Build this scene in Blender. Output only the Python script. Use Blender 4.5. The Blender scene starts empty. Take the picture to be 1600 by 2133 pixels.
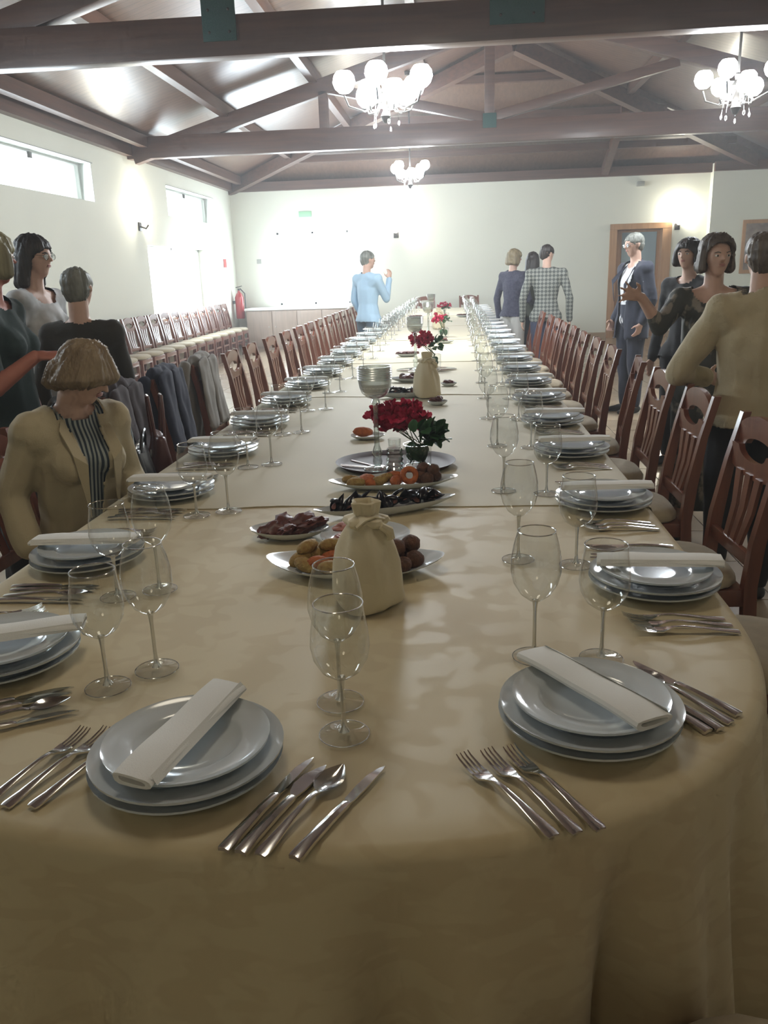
import bpy, bmesh, math, random
from mathutils import Vector, Matrix, noise
random.seed(7)
PI = math.pi
C = bpy.context.scene.collection
SC = bpy.context.scene

# ------------------------------------------------------------------ camera
CAM_H = 1.45
cam_d = bpy.data.cameras.new('camera')
cam = bpy.data.objects.new('camera', cam_d)
C.objects.link(cam)
FPX = 1700.0
cam_d.sensor_fit = 'HORIZONTAL'
cam_d.sensor_width = 36.0
cam_d.lens = 36.0 * FPX / 1600.0
cam_d.clip_start = 0.02
cam_d.clip_end = 200
# rows: world X, Y, Z in camera axes (right, down, forward)
_X = Vector((0.9959388, -0.00647815, -0.08979944))
_Y = Vector((0.08428802, -0.2834887, 0.9552642))
_Z = Vector((-0.03164547, -0.9589537, -0.28179136))
right = Vector((_X[0], _Y[0], _Z[0]))
down = Vector((_X[1], _Y[1], _Z[1]))
fwd = Vector((_X[2], _Y[2], _Z[2]))
rm = Matrix((right, -down, -fwd)).transposed()
cam.matrix_world = Matrix.Translation((0, 0, CAM_H)) @ rm.to_4x4()
SC.camera = cam

# ------------------------------------------------------------------ world, exposure
SC.view_settings.view_transform = 'Standard'
SC.view_settings.look = 'None'
SC.view_settings.gamma = 1.0
SC.view_settings.use_curve_mapping = False
SC.view_settings.exposure = 0.0
SC.cycles.transparent_max_bounces = 48
SC.cycles.max_bounces = 6
SC.cycles.diffuse_bounces = 3
SC.cycles.glossy_bounces = 3
SC.cycles.use_adaptive_sampling = True
SC.cycles.adaptive_threshold = 0.06
SC.cycles.adaptive_min_samples = 12
SC.cycles.time_limit = 1000
SC.cycles.volume_bounces = 0
SC.cycles.sample_clamp_indirect = 6
SC.cycles.caustics_reflective = False
SC.cycles.caustics_refractive = False
w = bpy.data.worlds.new('world')
SC.world = w
w.use_nodes = True
bg = w.node_tree.nodes['Background']
bg.inputs[0].default_value = (0.86, 0.95, 1.0, 1)
bg.inputs[1].default_value = 7.0

def lamp(name, kind, loc, energy, color=(1, 1, 1), size=0.1, rot=None, sx=None, sy=None, spot=None, blend=1.0):
    d = bpy.data.lights.new(name, kind)
    d.energy = energy
    d.color = color
    if kind == 'AREA':
        d.shape = 'RECTANGLE'
        d.size = sx
        d.size_y = sy
    else:
        d.shadow_soft_size = size
    if kind == 'SPOT':
        d.spot_size = math.radians(spot)
        d.spot_blend = blend
    o = bpy.data.objects.new(name, d)
    C.objects.link(o)
    o.location = loc
    if rot is not None:
        o.rotation_euler = Vector(rot).to_track_quat('-Z', 'Y').to_euler()
    return o

DAY = (0.78, 0.9, 1.0)
WARM = (1.0, 0.95, 0.82)
# daylight entering the glazed openings
lamp('daylight_low_side', 'AREA', (-4.66, 14.0, 1.40), 150, DAY, rot=(1, 0, 0), sx=2.9, sy=1.05)
lamp('daylight_far', 'AREA', (-2.95, 17.56, 1.58), 130, DAY, rot=(0, -1, 0), sx=1.4, sy=1.4)
lamp('daylight_high_a', 'AREA', (-4.72, 9.5, 2.66), 60, DAY, rot=(1, 0, -0.1), sx=2.5, sy=0.44)
lamp('daylight_high_b', 'AREA', (-4.72, 14.9, 2.66), 60, DAY, rot=(1, 0, -0.1), sx=2.5, sy=0.44)
lamp('daylight_high_c', 'AREA', (-4.72, 4.4, 2.66), 50, DAY, rot=(1, 0, -0.1), sx=2.5, sy=0.44)
# spots added indoors, imitating glare on the walls round the openings
lamp('glare_spot_far', 'SPOT', (-2.9, 15.9, 1.5), 330, DAY, 0.15, rot=(0.02, 1, 0.03), spot=88)
lamp('glare_spot_side', 'SPOT', (-3.5, 14.2, 1.6), 120, DAY, 0.1, rot=(-1, 0, -0.1), spot=110)

# ------------------------------------------------------------------ tagging
def tag(o, label=None, cat=None, group=None, kind=None):
    if label: o['label'] = label
    if cat: o['category'] = cat
    if group: o['group'] = group
    if kind: o['kind'] = kind
    return o

def thing(name, label, cat, loc=(0, 0, 0), rz=0.0, group=None, scale=None):
    o = bpy.data.objects.new(name, None)
    o.empty_display_size = 0.05
    C.objects.link(o)
    o.location = loc
    o.rotation_euler = (0, 0, rz)
    if scale: o.scale = (scale,) * 3 if not isinstance(scale, tuple) else scale
    return tag(o, label, cat, group)

def obj(name, bm, mat, parent=None, smooth=True, loc=None, rot=None, angle=40):
    me = bpy.data.meshes.new(name)
    if isinstance(bm, bpy.types.Mesh):
        me = bm
    else:
        bmesh.ops.recalc_face_normals(bm, faces=bm.faces[:])
        if smooth:
            ca = math.cos(math.radians(angle))
            for f in bm.faces: f.smooth = True
            for e in bm.edges:
                if len(e.link_faces) == 2 and e.link_faces[0].normal.dot(e.link_faces[1].normal) < ca:
                    e.smooth = False
        bm.to_mesh(me)
        bm.free()
    if mat is not None and not me.materials:
        for m in (mat if isinstance(mat, (list, tuple)) else [mat]): me.materials.append(m)
    o = bpy.data.objects.new(name, me)
    C.objects.link(o)
    if parent: o.parent = parent
    if loc is not None: o.location = loc
    if rot is not None: o.rotation_euler = rot
    return o

def struct(name, bm, mat, smooth=False, parent=None):
    o = obj(name, bm, mat, parent, smooth)
    if parent is None: o['kind'] = 'structure'
    return o

_kids = {}
def kids(o):
    k = o.name
    if k not in _kids:
        _kids[k] = [c for c in C.objects if c.parent == o]
    return _kids[k]

def dup(root, loc, rz, label, group=None, scale=None):
    r = root.copy(); C.objects.link(r)
    r.location = loc
    if rz is not None: r.rotation_euler = (0, 0, rz) if not isinstance(rz, tuple) else rz
    if scale: r.scale = (scale,) * 3
    r['label'] = label
    if group: r['group'] = group
    for ch in kids(root):
        c = ch.copy(); C.objects.link(c); c.parent = r
        for g in kids(ch):
            d = g.copy(); C.objects.link(d); d.parent = c
    return r

# ------------------------------------------------------------------ materials
def nn(nt, t, **kw):
    n = nt.nodes.new(t)
    for k, v in kw.items():
        setattr(n, k, v)
    return n

def mat(name, col, rough=0.5, metal=0.0, var=0.0, vscale=8.0, col2=None, bump=0.0, bscale=60.0, stretch=(1, 1, 1), coat=0.0, sheen=0.0, spec=0.5, emit=None, estr=0, sss=0):
    m = bpy.data.materials.new(name)
    m.use_nodes = True
    nt = m.node_tree
    b = nt.nodes['Principled BSDF']
    b.inputs['Roughness'].default_value = rough
    b.inputs['Metallic'].default_value = metal
    b.inputs['Specular IOR Level'].default_value = spec
    b.inputs['Coat Weight'].default_value = coat
    b.inputs['Coat Roughness'].default_value = 0.15
    b.inputs['Sheen Weight'].default_value = sheen
    if emit:
        b.inputs['Emission Color'].default_value = (*emit, 1)
        b.inputs['Emission Strength'].default_value = estr
    if sss:
        b.inputs['Subsurface Weight'].default_value = sss
        b.inputs['Subsurface Scale'].default_value = 0.01
    tc = nn(nt, 'ShaderNodeTexCoord')
    mp = nn(nt, 'ShaderNodeMapping')
    mp.inputs['Scale'].default_value = stretch
    nt.links.new(tc.outputs['Object'], mp.inputs[0])
    c2 = col2 if col2 else tuple(min(1, c * (1 - var)) for c in col)
    if var > 0 or col2:
        no = nn(nt, 'ShaderNodeTexNoise')
        no.inputs['Scale'].default_value = vscale
        no.inputs['Detail'].default_value = 4
        nt.links.new(mp.outputs[0], no.inputs['Vector'])
        r = nn(nt, 'ShaderNodeValToRGB')
        r.color_ramp.elements[0].position = 0.35
        r.color_ramp.elements[1].position = 0.65
        r.color_ramp.elements[0].color = (*c2, 1)
        r.color_ramp.elements[1].color = (*col, 1)
        nt.links.new(no.outputs[0], r.inputs[0])
        nt.links.new(r.outputs[0], b.inputs['Base Color'])
    else:
        b.inputs['Base Color'].default_value = (*col, 1)
    if bump > 0:
        n2 = nn(nt, 'ShaderNodeTexNoise')
        n2.inputs['Scale'].default_value = bscale
        n2.inputs['Detail'].default_value = 3
        nt.links.new(mp.outputs[0], n2.inputs['Vector'])
        bu = nn(nt, 'ShaderNodeBump')
        bu.inputs['Strength'].default_value = bump
        bu.inputs['Distance'].default_value = 0.01
        nt.links.new(n2.outputs[0], bu.inputs['Height'])
        nt.links.new(bu.outputs[0], b.inputs['Normal'])
    return m

def glass_mat(name, tint=(0.96, 0.97, 0.965), lo=0.075, hi=0.8, rough=0.02, power=3.0):
    m = bpy.data.materials.new(name); m.use_nodes = True
    nt = m.node_tree
    for n in list(nt.nodes): nt.nodes.remove(n)
    out = nn(nt, 'ShaderNodeOutputMaterial')
    tr = nn(nt, 'ShaderNodeBsdfTransparent'); tr.inputs[0].default_value = (*tint, 1)
    gl = nn(nt, 'ShaderNodeBsdfGlossy'); gl.inputs['Roughness'].default_value = rough
    lw = nn(nt, 'ShaderNodeLayerWeight'); lw.inputs['Blend'].default_value = 0.5
    pw = nn(nt, 'ShaderNodeMath', operation='POWER'); pw.inputs[1].default_value = power
    ma = nn(nt, 'ShaderNodeMath', operation='MULTIPLY_ADD'); ma.inputs[1].default_value = hi; ma.inputs[2].default_value = lo
    mx = nn(nt, 'ShaderNodeMixShader')
    L = nt.links.new
    L(lw.outputs['Facing'], pw.inputs[0]); L(pw.outputs[0], ma.inputs[0]); L(ma.outputs[0], mx.inputs[0])
    L(tr.outputs[0], mx.inputs[1]); L(gl.outputs[0], mx.inputs[2]); L(mx.outputs[0], out.inputs[0])
    return m

def wood_mat(name, c1, c2, rough=0.35, scale=6, axis=0, coat=0.3, plank=0.0, bump=0.1):
    m = mat(name, c1, rough, coat=coat)
    nt = m.node_tree; b = nt.nodes['Principled BSDF']; L = nt.links.new
    tc = nn(nt, 'ShaderNodeTexCoord'); mp = nn(nt, 'ShaderNodeMapping')
    s = [scale * 4] * 3; s[axis] = scale * 0.25
    mp.inputs['Scale'].default_value = s
    no = nn(nt, 'ShaderNodeTexNoise'); no.inputs['Scale'].default_value = 1.0; no.inputs['Detail'].default_value = 6; no.inputs['Distortion'].default_value = 0.6
    r = nn(nt, 'ShaderNodeValToRGB')
    r.color_ramp.elements[0].position = 0.3; r.color_ramp.elements[0].color = (*c2, 1)
    r.color_ramp.elements[1].position = 0.7; r.color_ramp.elements[1].color = (*c1, 1)
    L(tc.outputs['Object'], mp.inputs[0]); L(mp.outputs[0], no.inputs['Vector']); L(no.outputs[0], r.inputs[0])
    bu = nn(nt, 'ShaderNodeBump'); bu.inputs['Strength'].default_value = bump; bu.inputs['Distance'].default_value = 0.005
    if plank:
        sp = nn(nt, 'ShaderNodeSeparateXYZ'); L(tc.outputs['Object'], sp.inputs[0])
        mu = nn(nt, 'ShaderNodeMath', operation='MULTIPLY'); mu.inputs[1].default_value = 1 / plank
        L(sp.outputs[1], mu.inputs[0])
        fr = nn(nt, 'ShaderNodeMath', operation='FRACT'); L(mu.outputs[0], fr.inputs[0])
        gt = nn(nt, 'ShaderNodeMath', operation='GREATER_THAN'); gt.inputs[1].default_value = 0.08; L(fr.outputs[0], gt.inputs[0])
        mx = nn(nt, 'ShaderNodeMixRGB', blend_type='MULTIPLY'); mx.inputs[0].default_value = 0.6
        L(r.outputs[0], mx.inputs[1]); L(gt.outputs[0], mx.inputs[2]); L(mx.outputs[0], b.inputs['Base Color'])
        L(gt.outputs[0], bu.inputs['Height'])
    else:
        L(r.outputs[0], b.inputs['Base Color']); L(no.outputs[0], bu.inputs['Height'])
    L(bu.outputs[0], b.inputs['Normal'])
    return m

def damask_mat(name, c1, c2):
    m = mat(name, c1, 0.55, sheen=0.15)
    nt = m.node_tree; b = nt.nodes['Principled BSDF']; L = nt.links.new
    tc = nn(nt, 'ShaderNodeTexCoord')
    vo = nn(nt, 'ShaderNodeTexVoronoi', feature='SMOOTH_F1'); vo.inputs['Scale'].default_value = 15
    no = nn(nt, 'ShaderNodeTexNoise'); no.inputs['Scale'].default_value = 14; no.inputs['Detail'].default_value = 2
    ad = nn(nt, 'ShaderNodeMixRGB', blend_type='LINEAR_LIGHT'); ad.inputs[0].default_value = 0.12
    L(tc.outputs['Object'], ad.inputs[1]); L(no.outputs['Color'], ad.inputs[2]); L(ad.outputs[0], vo.inputs['Vector'])
    r = nn(nt, 'ShaderNodeValToRGB')
    r.color_ramp.elements[0].position = 0.42; r.color_ramp.elements[0].color = (*c1, 1)
    r.color_ramp.elements[1].position = 0.5; r.color_ramp.elements[1].color = (*c2, 1)
    L(vo.outputs['Distance'], r.inputs[0]); L(r.outputs[0], b.inputs['Base Color'])
    rr = nn(nt, 'ShaderNodeMapRange'); rr.inputs[1].default_value = 0.4; rr.inputs[2].default_value = 0.5; rr.inputs[3].default_value = 0.52; rr.inputs[4].default_value = 0.62
    L(vo.outputs['Distance'], rr.inputs[0]); L(rr.outputs[0], b.inputs['Roughness'])
    wv = nn(nt, 'ShaderNodeTexNoise'); wv.inputs['Scale'].default_value = 3.0; wv.inputs['Detail'].default_value = 2
    bu = nn(nt, 'ShaderNodeBump'); bu.inputs['Strength'].default_value = 0.25; bu.inputs['Distance'].default_value = 0.02
    L(tc.outputs['Object'], wv.inputs['Vector']); L(wv.outputs[0], bu.inputs['Height']); L(bu.outputs[0], b.inputs['Normal'])
    return m

def stripe_mat(name, c1, c2, scale=60, axis='X', c3=None):
    """stripes along one axis, or a plaid when axis is 'PLAID'"""
    m = mat(name, c1, 0.7)
    nt = m.node_tree; b = nt.nodes['Principled BSDF']; L = nt.links.new
    tc = nn(nt, 'ShaderNodeTexCoord')
    def wave(ax):
        wv = nn(nt, 'ShaderNodeTexWave', wave_type='BANDS', bands_direction=ax, wave_profile='SIN')
        wv.inputs['Scale'].default_value = scale; wv.inputs['Distortion'].default_value = 1.2 if axis != 'PLAID' else 0.3
        wv.inputs['Detail'].default_value = 1; wv.inputs['Detail Scale'].default_value = 0.15
        L(tc.outputs['Object'], wv.inputs['Vector']); return wv
    r = nn(nt, 'ShaderNodeValToRGB'); r.color_ramp.interpolation = 'LINEAR'
    if axis == 'PLAID':
        a = wave('X'); c = wave('Z')
        s = nn(nt, 'ShaderNodeMath', operation='ADD'); L(a.outputs['Fac'], s.inputs[0]); L(c.outputs['Fac'], s.inputs[1])
        h = nn(nt, 'ShaderNodeMath', operation='MULTIPLY'); h.inputs[1].default_value = 0.5; L(s.outputs[0], h.inputs[0])
        L(h.outputs[0], r.inputs[0])
    else:
        a = wave(axis); L(a.outputs['Fac'], r.inputs[0])
    r.color_ramp.elements[0].position = 0.42; r.color_ramp.elements[0].color = (*c1, 1)
    r.color_ramp.elements[1].position = 0.6; r.color_ramp.elements[1].color = (*c2, 1)
    L(r.outputs[0], b.inputs['Base Color'])
    return m

M = {}
M['wall'] = mat('wall_plaster', (0.68, 0.69, 0.60), 0.75, var=0.03, vscale=1.5, bump=0.05, bscale=90)
M['floor'] = mat('floor_grout', (0.20, 0.16, 0.12), 0.7)
M['tile'] = mat('floor_tile', (0.42, 0.33, 0.23), 0.18, var=0.2, vscale=2.5, spec=0.6)
M['ceil'] = wood_mat('ceiling_boards', (0.17, 0.095, 0.06), (0.11, 0.06, 0.04), 0.32, 5, 0, coat=0.15, plank=0.11, bump=0.35)
M['beam'] = wood_mat('beam_wood_x', (0.115, 0.055, 0.034), (0.07, 0.033, 0.021), 0.42, 5, 0, coat=0.1)
M['beam_y'] = wood_mat('beam_wood_y', (0.115, 0.055, 0.034), (0.07, 0.033, 0.021), 0.42, 5, 1, coat=0.1)
M['bracket'] = mat('green_steel', (0.015, 0.06, 0.05), 0.5, 0.3, bump=0.3, bscale=200)
M['chairwood'] = wood_mat('cherry_wood', (0.21, 0.072, 0.040), (0.14, 0.045, 0.026), 0.3, 9, 2, coat=0.5, bump=0.05)
M['seat'] = mat('seat_fabric', (0.40, 0.34, 0.23), 0.85, var=0.12, vscale=30, sheen=0.2, bump=0.1, bscale=300)
M['cloth'] = damask_mat('damask_cloth', (0.61, 0.515, 0.315), (0.575, 0.475, 0.285))
M['overcloth'] = mat('plain_cloth', (0.59, 0.525, 0.36), 0.65, var=0.04, vscale=3, sheen=0.15, bump=0.35, bscale=2.5)
M['bagcloth'] = mat('wrap_cloth', (0.66, 0.58, 0.40), 0.75, sheen=0.2, bump=0.15, bscale=25)
M['plate'] = mat('porcelain', (0.62, 0.67, 0.70), 0.12, spec=0.6, coat=0.3)
M['napkin'] = mat('napkin_linen', (0.80, 0.80, 0.77), 0.85, bump=0.1, bscale=400)
M['steel'] = mat('cutlery_steel', (0.78, 0.78, 0.78), 0.13, 1.0)
M['glass'] = glass_mat('thin_glass')
M['rim'] = glass_mat('glass_rim', (0.96, 0.97, 0.96), 0.5, 0.45, 0.12, 1.0)
M['thick'] = glass_mat('cut_glass', (0.88, 0.93, 0.91), 0.18, 0.8, 0.03, 1.2)
M['cryst'] = glass_mat('sparkling_crystal', (0.95, 0.97, 0.96), 0.45, 0.5, 0.02, 1.0)
M['frost'] = mat('frosted_glass', (0.72, 0.75, 0.73), 0.3, spec=0.6)
M['trayw'] = mat('dark_tray', (0.055, 0.022, 0.020), 0.55, spec=0.15)
M['pink'] = mat('tray_stripe', (0.48, 0.32, 0.28), 0.4)
M['mirror'] = mat('mirror_tray', (0.8, 0.8, 0.75), 0.05, 1.0)
M['crust'] = mat('green_crust', (0.42, 0.29, 0.09), 0.7, col2=(0.30, 0.17, 0.05), vscale=60, bump=0.5, bscale=120)
M['orange'] = mat('orange_crust', (0.55, 0.15, 0.035), 0.65, col2=(0.38, 0.10, 0.03), vscale=60, bump=0.5, bscale=120)
M['brownc'] = mat('brown_crust', (0.15, 0.06, 0.03), 0.7, col2=(0.08, 0.035, 0.02), vscale=60, bump=0.5, bscale=120)
M['meat'] = mat('cured_meat', (0.16, 0.045, 0.035), 0.45, col2=(0.08, 0.025, 0.02), vscale=50)
M['ham'] = mat('pink_ham', (0.50, 0.24, 0.20), 0.45, col2=(0.40, 0.16, 0.13), vscale=40)
M['shell'] = mat('mussel_shell', (0.03, 0.025, 0.035), 0.25, coat=0.5, var=0.4, vscale=30)
M['petal'] = mat('red_petal', (0.70, 0.035, 0.12), 0.6, col2=(0.48, 0.015, 0.07), vscale=25)
M['leaf'] = mat('green_leaf', (0.035, 0.12, 0.04), 0.45, col2=(0.02, 0.07, 0.025), vscale=30)
M['stem'] = mat('plant_stem', (0.05, 0.1, 0.03), 0.6)
M['skin'] = mat('skin', (0.62, 0.40, 0.31), 0.5, var=0.1, vscale=20)
M['skinp'] = mat('skin_reddish', (0.52, 0.20, 0.15), 0.5, var=0.1, vscale=20)
M['lips'] = mat('lips', (0.46, 0.22, 0.19), 0.5)
M['eye'] = mat('eye_white', (0.7, 0.68, 0.65), 0.2)
M['iris'] = mat('iris_brown', (0.03, 0.02, 0.015), 0.2)
M['lens'] = glass_mat('spectacle_lens', (0.9, 0.92, 0.92), 0.2, 0.6)
M['metal'] = mat('white_metal', (0.6, 0.6, 0.58), 0.35, 0.6)
M['dark'] = mat('dark_metal', (0.05, 0.045, 0.04), 0.4, 0.7)
M['lampglass'] = mat('lit_shade', (0.9, 0.9, 0.88), 0.3, emit=(0.86, 0.94, 1.0), estr=70)
M['sconceglass'] = mat('lit_sconce', (0.9, 0.88, 0.8), 0.3, emit=(1.0, 0.96, 0.85), estr=9)
M['frame'] = mat('window_frame', (0.33, 0.34, 0.31), 0.5)
M['curtain'] = mat('sheer_curtain', (0.9, 0.92, 0.93), 0.8)
M['doorwood'] = wood_mat('door_wood', (0.42, 0.24, 0.12), (0.33, 0.18, 0.09), 0.4, 6, 2, coat=0.1)
M['doorblue'] = mat('door_panel_grey', (0.26, 0.34, 0.37), 0.35)
M['base'] = mat('skirting', (0.38, 0.28, 0.18), 0.5)
M['red'] = mat('extinguisher_red', (0.42, 0.02, 0.02), 0.25, coat=0.4)
M['black'] = mat('black_rubber', (0.015, 0.015, 0.015), 0.5)
M['green'] = mat('exit_green', (0.25, 0.45, 0.28), 0.5)
M['white'] = mat('white_paint', (0.8, 0.8, 0.78), 0.5)
M['wax'] = mat('candle_wax', (0.85, 0.82, 0.72), 0.5, emit=(1, .95, .85), estr=0.15)

# ------------------------------------------------------------------ mesh helpers
def box(bm, x0, y0, z0, x1, y1, z1, bevel=0.0, mtx=None):
    r = bmesh.ops.create_cube(bm, size=1.0)
    vs = r['verts']
    for v in vs:
        v.co = Vector((x0 + (v.co.x + .5) * (x1 - x0), y0 + (v.co.y + .5) * (y1 - y0), z0 + (v.co.z + .5) * (z1 - z0)))
    if bevel > 0:
        es = list({e for v in vs for e in v.link_edges})
        g = bmesh.ops.bevel(bm, geom=es, offset=bevel, segments=2, affect='EDGES', profile=0.6)
        vs = list({v for f in g['faces'] for v in f.verts} | {v for v in vs if v.is_valid})
    if mtx is not None:
        bmesh.ops.transform(bm, matrix=mtx, verts=vs)
    return vs

def bxs(*a, **k):
    bm = bmesh.new(); box(bm, *a, **k); return bm

def beam(bm, p, q, wd, ht, bevel=0.0):
    """a straight member from p to q, wd wide, ht deep"""
    p = Vector(p); q = Vector(q); d = q - p; L = d.length
    d.normalize()
    up = Vector((0, 0, 1))
    if abs(d.z) > 0.95: up = Vector((0, 1, 0))
    s = d.cross(up).normalized(); u = s.cross(d)
    m = Matrix((d, s, u)).transposed().to_4x4(); m.translation = p
    return box(bm, 0, -wd / 2, -ht / 2, L, wd / 2, ht / 2, bevel, m)

def lathe(bm, prof, n=32, center=(0, 0, 0), fx=None, close=False, sx=1, sy=1):
    """prof: list of (r, z); fx(r,z,a)->r lets folds in"""
    rings = []
    cx, cy, cz = center
    for i, (r, z) in enumerate(prof):
        if r < 1e-6:
            rings.append([bm.verts.new((cx, cy, cz + z))]); continue
        ring = []
        for k in range(n):
            a = 2 * PI * k / n
            rr = fx(r, z, a) if fx else r
            ring.append(bm.verts.new((cx + rr * math.cos(a) * sx, cy + rr * math.sin(a) * sy, cz + z)))
        rings.append(ring)
    for a, b in zip(rings, rings[1:]):
        if len(a) == 1 and len(b) == 1: continue
        for k in range(n):
            k2 = (k + 1) % n
            if len(a) == 1: bm.faces.new((a[0], b[k], b[k2]))
            elif len(b) == 1: bm.faces.new((a[k], b[0], a[k2]))
            else: bm.faces.new((a[k], b[k], b[k2], a[k2]))
    return rings

def tube(bm, pts, rad, n=8, cap=True):
    pts = [Vector(p) for p in pts]
    rings = []
    prev = None
    for i, p in enumerate(pts):
        d = (pts[min(i + 1, len(pts) - 1)] - pts[max(i - 1, 0)]).normalized()
        if prev is None:
            s = d.cross(Vector((0, 0, 1)))
            if s.length < 0.1: s = d.cross(Vector((0, 1, 0)))
        else:
            s = prev - d * prev.dot(d)
        s.normalize(); prev = s
        u = d.cross(s)
        r = rad[i] if isinstance(rad, (list, tuple)) else rad
        rings.append([bm.verts.new(p + (s * math.cos(2 * PI * k / n) + u * math.sin(2 * PI * k / n)) * r) for k in range(n)])
    for a, b in zip(rings, rings[1:]):
        for k in range(n):
            bm.faces.new((a[k], b[k], b[(k + 1) % n], a[(k + 1) % n]))
    if cap:
        bm.faces.new(rings[0][::-1]); bm.faces.new(rings[-1])
    return rings

def ring(bm, c, R, r, n=32, m=6):
    vs = []
    for i in range(n):
        a = 2 * PI * i / n
        vs.append([bm.verts.new((c[0] + (R + r * math.cos(2 * PI * j / m)) * math.cos(a), c[1] + (R + r * math.cos(2 * PI * j / m)) * math.sin(a), c[2] + r * math.sin(2 * PI * j / m))) for j in range(m)])
    for i in range(n):
        for j in range(m):
            bm.faces.new((vs[i][j], vs[(i + 1) % n][j], vs[(i + 1) % n][(j + 1) % m], vs[i][(j + 1) % m]))

def blob(bm, c, rad, rot=None, sub=2, nz=0.0, seed=0):
    r = bmesh.ops.create_icosphere(bm, subdivisions=sub, radius=1)
    m = Matrix.Identity(3)
    if rot is not None:
        from mathutils import Euler
        m = Euler(rot).to_matrix()
    for v in r['verts']:
        k = 1 + (nz * noise.noise(v.co * 2.2 + Vector((seed, seed * .7, 3))) if nz else 0)
        v.co = m @ Vector((v.co.x * rad[0] * k, v.co.y * rad[1] * k, v.co.z * rad[2] * k)) + Vector(c)
    return r['verts']

def strip(bm, us, lo, hi, y0, y1):
    """solid sheet in the XZ plane between z=lo(u) and z=hi(u), thick from y0 to y1 (functions of u allowed)"""
    cols = []
    for u in us:
        a, b = (y0(u), y1(u)) if callable(y0) else (y0, y1)
        cols.append([bm.verts.new((u, a, lo(u))), bm.verts.new((u, b, lo(u))), bm.verts.new((u, b, hi(u))), bm.verts.new((u, a, hi(u)))])
    for p, q in zip(cols, cols[1:]):
        for k in range(4):
            bm.faces.new((p[k], p[(k + 1) % 4], q[(k + 1) % 4], q[k]))
    bm.faces.new(cols[0]); bm.faces.new(cols[-1][::-1])

# ================================================================== SETTING
XL, XR, YB, YF, ZW = -4.6, 6.4, -3.0, 17.5, 3.15
YJ, XJ = 17.35, 4.93     # the far wall steps forward at its right end
bm = bxs(XL - .3, YB - .3, -0.12, XR + .3, YF + 2.2, -0.004)
floor = struct('floor', bm, M['floor'])
# floor tiles: the ones nearest the camera's view of open floor are separate pieces
T = 0.5
tile_bm = bxs(-T / 2 + .004, -T / 2 + .004, -0.004, T / 2 - .004, T / 2 - .004, 0.0)
tile0 = None
rest = bmesh.new()
for ix in range(int((XR - XL) / T)):
    for iy in range(int((YF - YB) / T)):
        cx = XL + T / 2 + ix * T; cy = YB + T / 2 + iy * T
        if 0.9 < cx < 4.7 and 2.0 < cy < 17.3 and (cx / cy) < 0.62:
            if tile0 is None:
                tile0 = obj('tile', tile_bm, M['tile'], floor, False, (cx, cy, 0))
                n_t = 1
            elif n_t < 295:
                c = tile0.copy(); C.objects.link(c); c.location = (cx, cy, 0); n_t += 1
            else:
                box(rest, cx - T / 2 + .004, cy - T / 2 + .004, -.004, cx + T / 2 - .004, cy + T / 2 - .004, 0)
        else:
            box(rest, cx - T / 2 + .004, cy - T / 2 + .004, -.004, cx + T / 2 - .004, cy + T / 2 - .004, 0)
tag(obj('tile_field', rest, M['tile'], floor, False), kind='stuff')

# left wall with three high windows and a low glazed opening
bm = bmesh.new()
ops = [(3.1, 5.7), (8.2, 10.8), (13.6, 16.2)]
TW = 0.3
box(bm, XL - TW, YB, 0, XL, 12.5, 2.43)
box(bm, XL - TW, 12.5, 0, XL, 15.5, 0.85)
box(bm, XL - TW, 12.5, 1.95, XL, 15.5, 2.43)
box(bm, XL - TW, 15.5, 0, XL, YF + .3, 2.43)
y = YB
for a, b in ops + [(YF + .3, None)]:
    box(bm, XL - TW, y, 2.43, XL, a, 2.90)
    y = b
box(bm, XL - TW, YB, 2.90, XL, YF + .3, ZW + .35)
struct('wall_left', bm, M['wall'])
for i, (a, b) in enumerate(ops):
    fb = bmesh.new()
    x0, x1 = XL - .2, XL - .15
    box(fb, x0, a, 2.43, x1, b, 2.465); box(fb, x0, a, 2.865, x1, b, 2.90)
    box(fb, x0, a, 2.465, x1, a + .035, 2.865); box(fb, x0, b - .05, 2.465, x1, b, 2.865)
    wo = struct('window_%d' % (i + 1), fb, M['frame'])
    obj('reveal', bxs(XL - .15, b - .012, 2.43, XL + .004, b, 2.90), M['frame'], wo, False)
    obj('lintel', bxs(XL - .15, a, 2.888, XL + .012, b + .03, 2.90), M['frame'], wo, False)
    obj('pane', bxs(XL - .18, a + .035, 2.465, XL - .174, b - .05, 2.865), M['glass'], wo, False)
    obj('handle', bxs(XL - .15, (a + b) / 2 - .03, 2.80, XL - .12, (a + b) / 2 + .03, 2.865, 0.004), M['dark'], wo, False)
# low glazed opening in the left wall with a sheer curtain
def curtain(name, p, q, z0, z1, off, parent):
    bm = bmesh.new(); p = Vector(p); q = Vector(q); d = (q - p); L = d.length; d.normalize()
    n = Vector((-d.y, d.x, 0)) * off
    cols = []
    N = int(L / 0.03)
    for i in range(N + 1):
        t = i / N
        o_ = n * (1 + .5 * math.sin(t * L * 38 + 2 * math.sin(t * 9)))
        cols.append([bm.verts.new((*(p + d * L * t + o_).xy, z)) for z in (z0, (z0 + z1) / 2, z1)])
    for a, b in zip(cols, cols[1:]):
        for k in range(2): bm.faces.new((a[k], a[k + 1], b[k + 1], b[k]))
    return obj(name, bm, M['curtain'], parent)
fb = bmesh.new()
for a, b in ((12.5, 12.54), (15.46, 15.5), (13.98, 14.02)): box(fb, XL - .2, a, .85, XL - .15, b, 1.95)
box(fb, XL - .2, 12.5, .85, XL - .15, 15.5, .89); box(fb, XL - .2, 12.5, 1.91, XL - .15, 15.5, 1.95)
wo = struct('window_4', fb, M['white'])
obj('pane', bxs(XL - .18, 12.54, .89, XL - .174, 13.98, 1.91), M['glass'], wo, False)
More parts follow.
